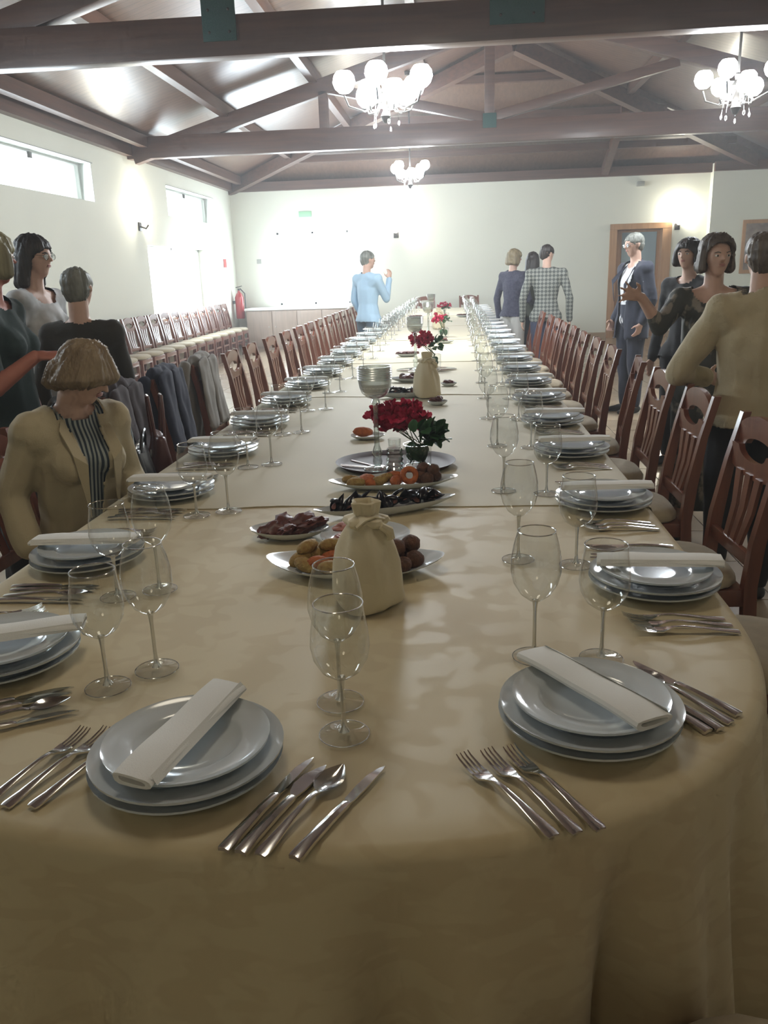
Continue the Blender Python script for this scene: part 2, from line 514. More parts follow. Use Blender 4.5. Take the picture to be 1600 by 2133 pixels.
obj('pane', bxs(XL - .18, 14.02, .89, XL - .174, 15.46, 1.91), M['glass'], wo, False)

# far wall: glazed opening, doorway
bm = bmesh.new()
box(bm, XL, YF, 0, -3.7, YF + .25, ZW + .1)
box(bm, -3.7, YF, 0, -2.2, YF + .25, .85)
box(bm, -3.7, YF, 2.3, -2.2, YF + .25, ZW + .1)
box(bm, -2.2, YF, 0, 3.12, YF + .25, ZW + .1)
box(bm, 3.12, YF, 2.15, 4.18, YF + .25, ZW + .1)
box(bm, 4.18, YF, 0, XJ, YF + .25, ZW + .1)
struct('wall_far', bm, M['wall'])
struct('wall_far_right', bxs(XJ, YJ - .05, 0, XR, YJ + .4, ZW + .1), M['wall'])
fb = bmesh.new()
for a, b in ((-3.7, -3.66), (-2.24, -2.2), (-2.97, -2.93)): box(fb, a, YF + .1, .85, b, YF + .15, 2.3)
box(fb, -3.7, YF + .1, .85, -2.2, YF + .15, .89); box(fb, -3.7, YF + .1, 2.26, -2.2, YF + .15, 2.3)
wo = struct('window_5', fb, M['white'])
obj('pane', bxs(-3.66, YF + .12, .89, -2.97, YF + .126, 2.26), M['glass'], wo, False)
obj('pane', bxs(-2.93, YF + .12, .89, -2.24, YF + .126, 2.26), M['glass'], wo, False)
# doorway: frame, grey-blue leaf ajar, corridor behind
fb = bmesh.new()
box(fb, 3.06, YF - .03, 0, 3.20, YF + .28, 2.20, .006); box(fb, 4.08, YF - .03, 0, 4.26, YF + .28, 2.20, .006); box(fb, 3.06, YF - .035, 2.11, 4.26, YF + .28, 2.22, .006)
do = struct('door_1', fb, M['doorwood'])
obj('door_leaf', bxs(3.20, YF + .20, 0.0, 4.08, YF + .245, 2.12, .002), M['doorwood'], do, False)
obj('panel', bxs(3.34, YF + .188, 0.75, 4.02, YF + .205, 2.06, .004), M['doorblue'], do, False)
obj('panel', bxs(3.34, YF + .188, 0.10, 4.02, YF + .205, 0.68, .004), M['doorwood'], do, False)
hb = bmesh.new(); tube(hb, [(3.31, YF + .2, 1.02), (3.31, YF + .15, 1.02), (3.42, YF + .15, 1.02)], .009); obj('door_handle', hb, M['metal'], do)
struct('wall_right', bxs(XR, YB, 0, XR + .25, YF + .4, ZW + .1), M['wall'])
struct('wall_back', bxs(XL - .3, YB - .25, 0, XR + .3, YB, ZW + 2.2), M['wall'])
for nm, a in (('baseboard_far', (-2.2, YF - .015, 0, 3.05, YF, .12)), ('baseboard_far_right', (4.27, YF - .015, 0, XJ, YF, .12)), ('baseboard_left', (XL, YB, 0, XL + .015, YF, .1)), ('baseboard_step', (XJ, YJ - .065, 0, XR, YJ - .05, .12))):
    struct(nm, bxs(*a), M['base'])
bm = bxs(5.55, YJ - .08, 1.2, 6.3, YJ - .052, 2.2, .004)
o = obj('picture_frame', bm, M['doorwood'])
tag(o, 'brown framed picture at the right edge of the far wall, behind the cream jacket', 'picture')
obj('picture', bxs(5.61, YJ - .086, 1.27, 6.24, YJ - .079, 2.13), mat('picture_print', (0.30, 0.24, 0.2), 0.4, col2=(0.12, .09, .08), vscale=4), o, False)

# ------------------------------------------------------------------ roof: two slopes and a hip at the far end
XRG, ZRG, YAP = 0.9, 4.90, 14.0
SL = (ZRG - 3.3) / (XRG - XL)
def zroof(x, y):
    zs = 3.3 + SL * (x - XL) if x < XRG else 3.3 + SL * (XR - x)
    zh = 3.3 + (ZRG - 3.3) / (YF - YAP) * (YF - y)
    return min(zs, zh)
def slab(pts, th=.08):
    bm = bmesh.new()
    a = [bm.verts.new(p) for p in pts]; b = [bm.verts.new((p[0], p[1], p[2] + th)) for p in pts]
    bm.faces.new(a[::-1]); bm.faces.new(b)
    n = len(pts)
    for i in range(n): bm.faces.new((a[i], a[(i + 1) % n], b[(i + 1) % n], b[i]))
    return bm
E0 = 0.4
zl = 3.3 - SL * E0
ce = struct('ceiling', slab([(XL - E0, YB - E0, zl), (XRG, YB - E0, ZRG), (XRG, YAP, ZRG), (XL - E0, YF + E0, zl)]), M['ceil'])
struct('ceiling_right', slab([(XRG, YB - E0, ZRG), (XR + E0, YB - E0, zl), (XR + E0, YF + E0, zl), (XRG, YAP, ZRG)]), M['ceil'])
M['ceil_hip'] = wood_mat('ceiling_boards_hip', (0.15, 0.085, 0.055), (0.10, 0.055, 0.038), 0.32, 5, 1, coat=0.15, bump=0.2)
struct('ceiling_far', slab([(XL - E0, YF + E0, zl), (XRG, YAP, ZRG), (XR + E0, YF + E0, zl)]), M['ceil_hip'])
ti = [0]
def trim(bm, m):
    ti[0] += 1
    o = struct('trim_%d' % ti[0], bm, m); return o
# wall plate and eaves board
trim(bxs(XL, YB, 3.12, XL + .10, YF, 3.30), M['beam_y'])
trim(bxs(XL, YF - .10, 3.10, XJ, YF, 3.27), M['beam'])
trim(bxs(XJ, YJ - .15, 3.10, XR, YJ - .05, 3.27), M['beam'])
# purlins
for x in (-4.32, -3.15, -1.9, -0.5, 2.9, 4.6):
    ye = YF - (3.3 + SL * (min(x - XL, XR - x)) - 3.3) / ((ZRG - 3.3) / (YF - YAP))
    zz = zroof(x, 5) - .085
    bm = bmesh.new(); beam(bm, (x, YB, zz), (x, min(ye, YF - .1), zz), .11, .15, .004); trim(bm, M['beam_y'])
bm = bmesh.new(); beam(bm, (XRG, YB, ZRG - .12), (XRG, YAP, ZRG - .12), .12, .2, .004); trim(bm, M['beam_y'])
# purlins of the hip
for y in (16.75, 15.8, 14.9):
    zz = zroof(XRG, y) - .07
    k = (YF - y) / (YF - YAP)
    bm = bmesh.new(); beam(bm, (XL + (XRG - XL) * k + .1, y, zz), (XR - (XR - XRG) * k - .1, y, zz), .1, .12, .004); trim(bm, M['beam'])
bm = bmesh.new(); beam(bm, (2.9, YF, 3.17), (2.9, 15.6, zroof(2.9, 15.6) - .15), .13, .16, .004); trim(bm, M['beam_y'])
for a in ((XL, YF, 3.16), (XR - .4, YF, 3.16)):
    bm = bmesh.new(); beam(bm, a, (XRG, YAP, ZRG - .2), .15, .22, .005); trim(bm, M['beam'])

def truss(y, label):
    t = thing('roof_truss', label, 'roof truss', (XRG, y, 3.08), 0, 'roof trusses')
    def P(name, a, b, wd=.14, ht=.2, m='beam'):
        bm = bmesh.new(); beam(bm, Vector(a) - Vector((XRG, 0, 3.08)), Vector(b) - Vector((XRG, 0, 3.08)), wd, ht, .006)
        return obj(name, bm, M[m], t)
    P('bottom_chord', (XL + .02, 0, 3.22), (XR - .02, 0, 3.22), .16, .28)
    g = 0.27
    P('rafter', (XL + .1, 0, zroof(XL + .1, 5) - g + .05), (XRG, 0, ZRG - g), .14, .2)
    P('rafter', (XR - .1, 0, zroof(XR - .1, 5) - g + .05), (XRG, 0, ZRG - g), .14, .2)
    P('king_post', (0.46, 0, 3.34), (0.46, 0, zroof(.46, 5) - .3), .13, .16)
    for x in (-1.78, 3.6):
        P('post', (x, 0, 3.34), (x, 0, zroof(x, 5) - .3), .12, .14)
    P('strut', (0.4, 0, 3.4), (-1.7, 0, 3.85), .11, .12)
    P('strut', (0.5, 0, 3.4), (2.9, 0, 3.95), .11, .12)
    for x in ((-1.78, 0.46, 3.6) if y < 10 else (0.46,)):
        wd = (.13 if x != .46 else .2) if y < 10 else .09
        bm = bxs(x - wd - XRG, -.095, .10 if y < 10 else .18, x + wd - XRG, -.082, .52 if y < 10 else .36, .002)
        o = obj('bracket_plate', bm, M['bracket'], t); o['label'] = 'dark green steel plate'
        for q in range(6 if y < 10 else 0):
            bb = bmesh.new(); blob(bb, (x - wd * .6 + wd * 1.2 * (q % 2) - XRG, -.097, .16 + .15 * (q // 2)), (.012, .008, .012), sub=1)
            obj('bolt', bb, M['dark'], o)
    return t
truss(6.95, 'nearest dark timber roof truss spanning the top of the picture')
truss(12.1, 'farther dark timber roof truss between the chandeliers, with crossing struts')

# ------------------------------------------------------------------ lamps
def chandelier(x, y, z, label, e, n=8, s=1.0):
    t = thing('chandelier', label, 'chandelier', (x, y, z), 0, 'lit chandeliers')
    bm = bmesh.new(); top = zroof(x, y) - z - .02
    tube(bm, [(0, 0, .12), (0, 0, top)], .012); lathe(bm, [(0, top), (.06, top), (.05, top - .05), (0, top - .06)], 16)
    obj('rod', bm, M['dark'], t)
    bm = bmesh.new(); lathe(bm, [(0, -.20), (.02, -.19), (.045, -.14), (.02, -.09), (.05, -.03), (.06, .03), (.02, .08), (.03, .12), (0, .14)], 16)
    obj('hub', bm, M['dark'], t)
    for k in range(n):
        a = 2 * PI * k / n + .2
        R = .15 * s if k % 2 == 0 else .29 * s
        zz = -.05 if k % 2 == 0 else .05
        bm = bmesh.new()
        tube(bm, [(math.cos(a) * .04, math.sin(a) * .04, 0), (math.cos(a) * R * .5, math.sin(a) * R * .5, -.10), (math.cos(a) * R * .9, math.sin(a) * R * .9, -.08 + zz * .5), (math.cos(a) * R, math.sin(a) * R, zz - .02)], .009, 6)
        arm = obj('arm', bm, M['dark'], t)
        bm = bmesh.new()
        lathe(bm, [(r_ * s, z_ * s) for r_, z_ in ((0, 0), (.035, .003), (.065, .03), (.080, .07), (.072, .11), (.05, .138), (0, .145))], 16, (math.cos(a) * R, math.sin(a) * R, zz))
        obj('shade', bm, M['lampglass'], arm)
    for k in range(5):
        a = 2 * PI * k / 5
        bm = bmesh.new(); blob(bm, (math.cos(a) * .12, math.sin(a) * .12, -.20 - .03 * (k % 2)), (.012, .012, .022), sub=1)
        tube(bm, [(math.cos(a) * .12, math.sin(a) * .12, -.19), (math.cos(a) * .1, math.sin(a) * .1, -.06)], .002, 4)
        obj('crystal_drop', bm, M['thick'], t)
    lamp('chandelier_light', 'POINT', (x, y, z - .12), e, (0.93, 0.97, 1.0), .28)
    return t
CH = 170
chandelier(-.62, 8.0, 2.93, 'big lit chandelier with many glowing shades, nearest above the table', CH * 1.3, 10, 1.25)
chandelier(-.72, 14.0, 2.92, 'small far lit chandelier near the far wall above the table end', CH, 8)
chandelier(2.42, 8.0, 2.86, 'lit chandelier at the upper right edge of the picture', CH, 8)
lamp('chandelier_light', 'POINT', (-.6, 1.9, 3.0), 32, (1.0, 0.90, 0.72), .3)      # the rows of lamps go on overhead, above the frame
lamp('chandelier_light', 'POINT', (2.4, 1.9, 3.0), 24, (1.0, 0.90, 0.72), .3)
lamp('chandelier_light', 'POINT', (-.6, -1.6, 2.9), 20, (1.0, 0.84, 0.6), .3)  # warm lamp added behind the camera to brighten the cloth skirt, no chandelier

def sconce(loc, rz, label, e):
    t = thing('wall_sconce', label, 'wall light', loc, rz, 'lit wall lights')
    obj('wall_plate', bxs(-.05, 0, -.06, .05, .02, .06, .004), M['dark'], t)
    bm = bmesh.new(); tube(bm, [(0, .02, 0), (0, .10, -.03), (0, .14, .02)], .012); obj('arm', bm, M['dark'], t)
    bm = bmesh.new(); lathe(bm, [(0, .03), (.03, .032), (.055, .07), (.07, .12), (.075, .14), (.068, .135), (.03, .045), (0, .045)], 20, (0, .14, 0)); obj('shade', bm, M['sconceglass'], t)
    d = Matrix.Rotation(rz, 3, 'Z') @ Vector((0, .2, .25))
    lamp('sconce_light', 'POINT', Vector(loc) + d, e, WARM, .06)
sconce((XL, 12.26, 2.20), -PI / 2, 'lit wall light on the left wall between the two high windows', 34)
sconce((-1.21, YF, 2.17), PI, 'lit wall light on the far wall above the blue-shirted man', 34)
sconce((4.36, YF, 2.13), PI, 'lit wall light on the far wall right of the doorway', 34)

# ------------------------------------------------------------------ wall fittings
t = thing('fire_extinguisher', 'red fire extinguisher hanging in the far left corner', 'fire extinguisher', (XL + .14, 17.1, .62))
bm = bmesh.new(); lathe(bm, [(0, 0), (.08, 0), (.09, .02), (.09, .42), (.06, .50), (.025, .53), (.025, .56), (0, .56)], 24); obj('cylinder_body', bm, M['red'], t)
bm = bmesh.new(); box(bm, -.02, -.02, .56, .02, .02, .60); beam(bm, (-.06, 0, .62), (.07, 0, .65), .02, .015); obj('valve', bm, M['black'], t)
bm = bmesh.new(); tube(bm, [(.03, 0, .6), (.12, 0, .5), (.12, 0, .2)], .012); obj('hose', bm, M['black'], t)
obj('wall_bracket', bxs(-.14, -.03, .3, -.085, .03, .36), M['dark'], t)
o = obj('safety_sign', bxs(XL, 16.62, 1.64, XL + .012, 16.80, 1.80), M['red']); tag(o, 'small dark red sign on the left wall above the fire extinguisher', 'sign')
t = obj('exit_sign', bxs(-3.19, YF - .03, 2.58, -2.93, YF, 2.69, .004), M['green']); tag(t, 'small green exit sign high on the far wall', 'sign')
o = obj('wall_sensor', bxs(3.53, YF - .10, 2.90, 3.67, YF, 2.99, .01), M['frame']); tag(o, 'small grey box under the ceiling above the doorway', 'sensor')
o = obj('wall_switch', bxs(-4.13, YF - .012, 1.70, -4.04, YF, 1.79, .003), M['frame']); tag(o, 'tiny grey switch on the far wall by the left corner', 'switch')
# cabinet under the bright opening
t = thing('buffet_cabinet', 'pale wooden buffet cabinet under the bright opening of the far wall', 'cabinet', (-3.22, 17.1, 0))
M['cab'] = wood_mat('pale_wood', (0.42, 0.33, 0.27), (0.34, 0.27, 0.22), 0.5, 6, 2, coat=0)
obj('cabinet_body', bxs(-1.05, -.27, 0, 1.05, .33, .78, .004), M['cab'], t)
obj('worktop', bxs(-1.08, -.31, .78, 1.08, .35, .82, .006), M['white'], t)
for k in range(4):
    d = obj('cabinet_door', bxs(-1.03 + k * .515, -.288, .06, -1.03 + k * .515 + .505, -.268, .76, .004), M['cab'], t)
    hb = bmesh.new(); blob(hb, (-1.03 + k * .515 + (.44 if k % 2 == 0 else .06), -.30, .45), (.014, .014, .014), sub=1); obj('knob', hb, M['metal'], d)

# ================================================================== TABLE CLOTHS
TX0, TX1, TZ = -1.12, 0.57, 0.75
TCX, TCY, TA, TB = (TX0 + TX1) / 2, 1.72, (TX1 - TX0) / 2, 0.862
TEND = 16.3
def near_cloth():
    bm = bmesh.new()
    pts = []
    n = 150
    pw = 2.5
    out = []
    # outline from the left side, round the near end, to the right side
    for i in range(n + 1):
        a = PI + PI * i / n
        ca, sa = math.cos(a), math.sin(a)
        k = (abs(ca) ** pw + abs(sa) ** pw) ** (-1 / pw)
        out.append((TCX + TA * ca * k, TCY + TB * sa * k))
    Y2 = 2.75
    left = [(TX0, Y2 - (Y2 - TCY) * j / 16) for j in range(16)]
    rightp = [(TX1, TCY + (Y2 - TCY) * (j + 1) / 16) for j in range(16)]
    out = left + out + rightp
    # arc length
    s = [0]
    for a, b in zip(out, out[1:]): s.append(s[-1] + math.hypot(a[0] - b[0], a[1] - b[1]))
    nrm = []
    for i in range(len(out)):
        a = out[max(i - 1, 0)]; b = out[min(i + 1, len(out) - 1)]
        d = Vector((b[0] - a[0], b[1] - a[1])).normalized(); nrm.append(Vector((d.y, -d.x)))
    # top: rings shrinking to a centre spine
    prof = []
    for f in (0, .5, .8, .93, .985): prof.append((f, 0.0))
    rows = []
    for f, dz in prof:
        rows.append([bm.verts.new((TCX + (p[0] - TCX) * f, (p[1] if p[1] > TCY else TCY + (p[1] - TCY) * f), TZ)) for p in out])
    depth = [(0.0, -.006, .004), (0, -.018, .012), (0, -.045, .018), (0, -.1, .022), (0, -.2, .03), (0, -.32, .042), (0, -.44, .055), (0, -.56, .07), (0, -.66, .085), (0, -.737, .095)]
    def fold(sv, d):
        amp = max(0, d - .02) * .17
        ph = 5.2 * sv + 1.6 * noise.noise(Vector((sv * .9, 2.2, 0)))
        f = math.sin(ph * 4.1) * .65 + .42 * math.sin(ph * 7.3 + 1.3); f = f * (1.3 - .5 * f)
        sharp = noise.noise(Vector((sv * 3.1, d * .8, 5.0)))
        return amp * (f * .75 + sharp * .9)
    for _, dz, o_ in depth:
        row = []
        for i, p in enumerate(out):
            q = Vector(p) + nrm[i] * (o_ + fold(s[i], -dz))
            row.append(bm.verts.new((q.x, q.y, TZ + dz)))
        rows.append(row)
    for a, b in zip(rows, rows[1:]):
        for i in range(len(out) - 1):
            try: bm.faces.new((a[i], a[i + 1], b[i + 1], b[i]))
            except ValueError: pass
    bmesh.ops.remove_doubles(bm, verts=bm.verts[:], dist=1e-5)
    return bm
o = obj('tablecloth', near_cloth(), M['cloth'], angle=80)
tag(o, 'cream damask tablecloth with a rounded end hanging in folds at the front', 'tablecloth', 'tablecloths')
seams = [2.42, 4.77, 6.58, 8.75, 10.9, 13.4, TEND]
words_ = ['second', 'third', 'fourth', 'fifth', 'sixth', 'farthest']
for k in range(6):
    ya, yb = seams[k], seams[k + 1] + (.25 if k < 5 else 0)
    bm = bmesh.new()
    ny = max(8, int((yb - ya) / .12))
    xs = [TX0 + (TX1 - TX0) * i / 24 for i in range(25)]
    prof = []
    for x in xs: prof.append((x, 0))
    L_ = [(TX0 - .022, -.735), (TX0 - .020, -.5), (TX0 - .019, -.3), (TX0 - .018, -.12), (TX0 - .013, -.03), (TX0 - .006, -.008)]
    R_ = [(TX1 - (a - TX0), z) for a, z in L_[::-1]]
    prof = L_ + prof + R_
    rows = []
    for j in range(ny + 1):
        t = j / ny
        row = []
        for i, (x, dz) in enumerate(prof):
            wv = .03 * noise.noise(Vector((x * 3, k * 4.0, 1))) + .012 * math.sin(x * 9 + k * 2)
            yy = ya + (yb - ya) * t + (wv if j == 0 else 0) * (1 if dz == 0 else .3)
            lift = .0035 * (1 - t) + (.004 * max(0, noise.noise(Vector((x * 4, k * 3.3, 7)))) * (1 if j < 2 else 0))
            if j == 1: yy = ya + .03
            sk = (.010 * noise.noise(Vector((yy * 4, k, 0))) * min(1, -dz * 2.5)) + (.004 * (1 - t) if dz < 0 else 0)
            row.append(bm.verts.new((x + (sk if x > 0 else -sk), yy, TZ + dz + lift - .0005)))
        rows.append(row)
    # turned near edge
    edge = [bm.verts.new((v.co.x, v.co.y + .001, v.co.z - .0035)) for v in rows[0]]
    rows = [edge] + rows
    for a, b in zip(rows, rows[1:]):
        for i in range(len(prof) - 1): bm.faces.new((a[i], a[i + 1], b[i + 1], b[i]))
    o = obj('tablecloth', bm, M['overcloth'], angle=60)
    tag(o, '%s plain cream tablecloth from the near end, laid over the one before it' % words_[k] if k < 5 else 'farthest plain cream tablecloth, at the far end of the long table', 'tablecloth', 'tablecloths')

# ================================================================== PLACE SETTINGS
def plate_bm(R, h, foot):
    bm = bmesh.new()
    pr = [(0, .004), (R * .35, .004), (R * .58, .005), (R * .63, .010), (R * .68, .014), (R * .85, h * .72), (R * .97, h - .001), (R, h + .001), (R * .995, h - .003), (R * .97, h - .005), (R * .68, .006), (R * .60, .001), (foot, 0), (0, .001)]
    lathe(bm, pr, 48)
    return bm
big = obj('dinner_plate', plate_bm(.142, .022, .08), M['plate'])
sml = obj('side_plate', plate_bm(.122, .020, .07), M['plate'])

def napkin_bm():
    bm = bmesh.new()
    L, W, H = .27, .064, .017
    n = 14
    secs = []
    m = 12
    for i in range(n + 1):
        t = i / n; x = -L / 2 + L * t
        sag = .004 * math.sin(t * PI) + .0015 * math.sin(t * 9)
        ringv = []
        for j in range(m):
            a = 2 * PI * j / m
            ca, sa = math.cos(a), math.sin(a)
            yy = (abs(ca) ** .55) * (1 if ca > 0 else -1) * W / 2 * (1 + .03 * math.sin(t * 7 + 1))
            zz = (abs(sa) ** .8) * (1 if sa > 0 else -1) * H / 2 * (1 + .25 * math.cos(a + .5))
            ringv.append(bm.verts.new((x + .004 * ca, yy, zz + H / 2 + sag)))
        secs.append(ringv)
    for a, b in zip(secs, secs[1:]):
        for j in range(m): bm.faces.new((a[j], a[(j + 1) % m], b[(j + 1) % m], b[j]))
    # rolled ends: recessed
    for sgn, e in ((-1, secs[0]), (1, secs[-1])):
        c = [bm.verts.new((v.co.x - sgn * .0, v.co.y * .72, (v.co.z - H / 2) * .45 + H / 2)) for v in e]
        d = [bm.verts.new((v.co.x - sgn * .012, v.co.y * .9, v.co.z)) for v in c]
        for a, b in ((e, c), (c, d)):
            for j in range(m): bm.faces.new((a[j], a[(j + 1) % m], b[(j + 1) % m], b[j]))
        bm.faces.new(d)
    # the loose outer flap
    fl = [bm.verts.new(p) for p in ((-L / 2 + .004, -W / 2 + .004, .019), (L / 2 - .002, -W / 2 + .010, .019), (L / 2 - .002, -W / 2 - .001, .007), (-L / 2 + .004, -W / 2 - .004, .006))]
    bm.faces.new(fl)
    return bm
nap = obj('napkin', napkin_bm(), M['napkin'])

def ribbon(bm, secs, th=.0018):
    """secs: (y, halfwidth, z, dish) along the length; solid bar"""
    cols = []
    for y, hw, z, dish in secs:
        cols.append([bm.verts.new((-hw, y, z + dish)), bm.verts.new((0, y, z)), bm.verts.new((hw, y, z + dish)), bm.verts.new((hw, y, z + dish - th)), bm.verts.new((0, y, z - th)), bm.verts.new((-hw, y, z + dish - th))])
    for a, b in zip(cols, cols[1:]):
        for k in range(6): bm.faces.new((a[k], a[(k + 1) % 6], b[(k + 1) % 6], b[k]))
    bm.faces.new(cols[0][::-1]); bm.faces.new(cols[-1])
HAND = [(0, .0080, .0035, -.0012), (.006, .0095, .0045, -.0018), (.03, .0078, .0070, -.0022), (.07, .0052, .0115, -.0020), (.105, .0038, .0140, -.0015), (.125, .0037, .0130, -.0012)]
def fork_root(scale=1.0):
    t = thing('fork', '', 'fork')
    bm = bmesh.new(); ribbon(bm, HAND + [(.137, .007, .007, .001), (.147, .0115, .003, .002), (.160, .0120, .0035, .002)], .0028); obj('handle', bm, M['steel'], t)
    for k in range(4):
        bm = bmesh.new(); x = (-1.5 + k) * .0068
        cols = []
        for y, hw, z in ((.157, .0022, .004), (.175, .0018, .0055), (.195, .0014, .010), (.203, .0007, .014)):
            cols.append([bm.verts.new((x - hw, y, z)), bm.verts.new((x + hw, y, z)), bm.verts.new((x + hw, y, z - .0018)), bm.verts.new((x - hw, y, z - .0018))])
        for a, b in zip(cols, cols[1:]):
            for q in range(4): bm.faces.new((a[q], a[(q + 1) % 4], b[(q + 1) % 4], b[q]))
        bm.faces.new(cols[0][::-1]); bm.faces.new(cols[-1])
        obj('tine', bm, M['steel'], t)
    return t
def spoon_root():
    t = thing('spoon', '', 'spoon')
    bm = bmesh.new(); ribbon(bm, HAND + [(.137, .005, .008, 0)], .0028); obj('handle', bm, M['steel'], t)
    bm = bmesh.new()
    n = 10; rows = []
    for i in range(n + 1):
        u = i / n; y = .134 + .068 * u
        hw = .0205 * math.sin(PI * (u ** .85) * .96 + .09) + .001
        row = []
        for j in range(9):
            v = -1 + j / 4
            dep = .0075 * math.sin(PI * u) * (1 - v * v)
            row.append(bm.verts.new((hw * v, y, .009 + .003 * u - dep)))
        rows.append(row)
    for a, b in zip(rows, rows[1:]):
        for j in range(8): bm.faces.new((a[j], a[j + 1], b[j + 1], b[j]))
    bmesh.ops.solidify(bm, geom=bm.faces[:], thickness=.0012)
    obj('bowl', bm, M['steel'], t)
    return t
def knife_root(fish=False):
    t = thing('fish_knife' if fish else 'knife', '', 'knife')
    bm = bmesh.new(); ribbon(bm, [(0, .0085, .0060, -.002), (.006, .0092, .0072, -.003), (.03, .0082, .0090, -.003), (.08, .0064, .0100, -.0028), (.118, .0058, .0088, -.002), (.124, .0045, .0062, -.001)], .0055); obj('handle', bm, M['steel'], t)
    bm = bmesh.new()
    if fish: sec = [(.122, -.004, .004), (.133, -.012, .006), (.150, -.017, .008), (.175, -.015, .008), (.198, -.004, .007), (.206, .003, .004)]
    else: sec = [(.122, -.004, .004), (.130, -.009, .0055), (.160, -.0105, .006), (.190, -.010, .0055), (.210, -.005, .005), (.221, .002, .003)]
    cols = [[bm.verts.new((a, y, .0032)), bm.verts.new((b, y, .0048)), bm.verts.new((b, y, .0022)), bm.verts.new((a, y, .0028))] for y, a, b in sec]
    for a, b in zip(cols, cols[1:]):
        for q in range(4): bm.faces.new((a[q], a[(q + 1) % 4], b[(q + 1) % 4], b[q]))
    bm.faces.new(cols[0][::-1]); bm.faces.new(cols[-1])
    obj('blade', bm, M['steel'], t)
    return t
def glass_root(name, kind):
    t = thing(name, '', 'wine glass')
    if kind == 'tall':      # egg-shaped bowl
        h0 = .112
        pr = [(.003, h0 - .004), (.012, h0), (.027, h0 + .012), (.039, h0 + .032), (.0445, h0 + .055), (.0435, h0 + .080), (.039, h0 + .104), (.0335, h0 + .124), (.0325, h0 + .128)]
    elif kind == 'round':
        h0 = .098
        pr = [(.003, h0 - .004), (.014, h0), (.030, h0 + .012), (.041, h0 + .032), (.0445, h0 + .052), (.0425, h0 + .078), (.038, h0 + .104), (.0365, h0 + .118)]
    top = pr[-1]
    bm = bmesh.new(); lathe(bm, pr, 36); obj('glass_bowl', bm, M['glass'], t)
    bm = bmesh.new(); ring(bm, (0, 0, top[1]), top[0], .0011, 40, 6); obj('rim', bm, M['rim'], t)
    bm = bmesh.new(); lathe(bm, [(.006, h0 - .0005), (.0045, h0 - .008), (.0034, h0 - .02), (.0034, .03), (.005, .014), (.009, .006)], 12); obj('stem', bm, M['rim'], t)
    bm = bmesh.new(); lathe(bm, [(0, .0075), (.010, .0055), (.026, .0026), (.0385, .0016), (.039, .0008), (.0385, 0)], 36); obj('foot', bm, M['glass'], t)
    ring_bm = bmesh.new(); ring(ring_bm, (0, 0, .0012), .0385, .0009, 36, 6); obj('foot_rim', ring_bm, M['rim'], t)
    return t
FORK, SPOON, KNIFE, FISH = fork_root(), spoon_root(), knife_root(), knife_root(True)
WTALL, WROUND = glass_root('wine_glass', 'tall'), glass_root('wine_glass', 'round')
bpy.context.view_layer.update()
used = set()
def put(root, loc, rz, label, group, scale=None):
    """the first call uses the built thing itself, later calls copy it"""
    if root.name in used:
        return dup(root, loc, rz, label, group, scale)
    used.add(root.name)
    kids(root)
    for c in kids(root): kids(c)
    root.location = loc; root.rotation_euler = (0, 0, rz) if not isinstance(rz, tuple) else rz
    if scale: root.scale = (scale,) * 3
    root['label'] = label
    if group: root['group'] = group
    return root
for r_, c_ in ((big, 'plate'), (sml, 'plate'), (nap, 'napkin')): r_['category'] = c_

ORD = ['first', 'second', 'third', 'fourth', 'fifth', 'sixth', 'seventh', 'eighth', 'ninth', 'tenth', 'eleventh', 'twelfth', 'thirteenth', 'fourteenth', 'fifteenth', 'sixteenth', 'seventeenth', 'eighteenth', 'nineteenth', 'twentieth', 'twenty-first', 'twenty-second', 'twenty-third', 'twenty-fourth']
ZT = TZ + .0035
def setting(px, py, ang, where, g1, g2, nap_ang, nap_off=(0, 0), cutlery=True, forks=None, knives=None, tidy=True):
    """ang: direction the diner faces (0 = +X)."""
    put(big, (px, py, ZT), 0, 'bottom white plate at %s' % where, 'large white plates')
    put(big, (px + .002, py, ZT + .0145), 0, 'middle white plate at %s' % where, 'large white plates')
    put(sml, (px + .002, py + .002, ZT + .030), 0, 'small top white plate at %s' % where, 'small white plates')
    put(nap, (px + nap_off[0], py + nap_off[1], ZT + .052), nap_ang, 'rolled white napkin on the plates at %s' % where, 'rolled napkins')
    for (gx, gy), rt, nm in ((g1, WTALL, 'taller egg-shaped wine glass'), (g2, WROUND, 'round-bowled wine glass')):
        put(rt, (gx, gy, ZT), random.random() * 6, '%s at %s' % (nm, where), 'wine glasses', 1.03)
    if not cutlery: return
    f = Vector((math.cos(ang), math.sin(ang))); r = Vector((f.y, -f.x))
    base = Vector((px, py))
    rot = ang - PI / 2
    fk = forks or [(-.185, -.10, 0), (-.215, -.105, .02), (-.245, -.11, 0)]
    kn = knives or [(KNIFE, .180, -.11, 0, 'table knife'), (FISH, .205, -.10, .02, 'broad fish knife'), (SPOON, .235, -.10, 0, 'soup spoon'), (KNIFE, .265, -.11, -.03, 'small outer knife')]
    for i, (s, b, da) in enumerate(fk):
        p = base + r * s + f * b
        put(FORK, (p.x, p.y, ZT), rot + da, '%s steel fork at %s' % (('inner', 'middle', 'outer')[i], where), 'steel forks')
    for rt, s, b, da, nm in kn:
        p = base + r * s + f * b
        put(rt, (p.x, p.y, ZT), rot + da, 'steel %s at %s' % (nm, where), 'steel knives and spoons')

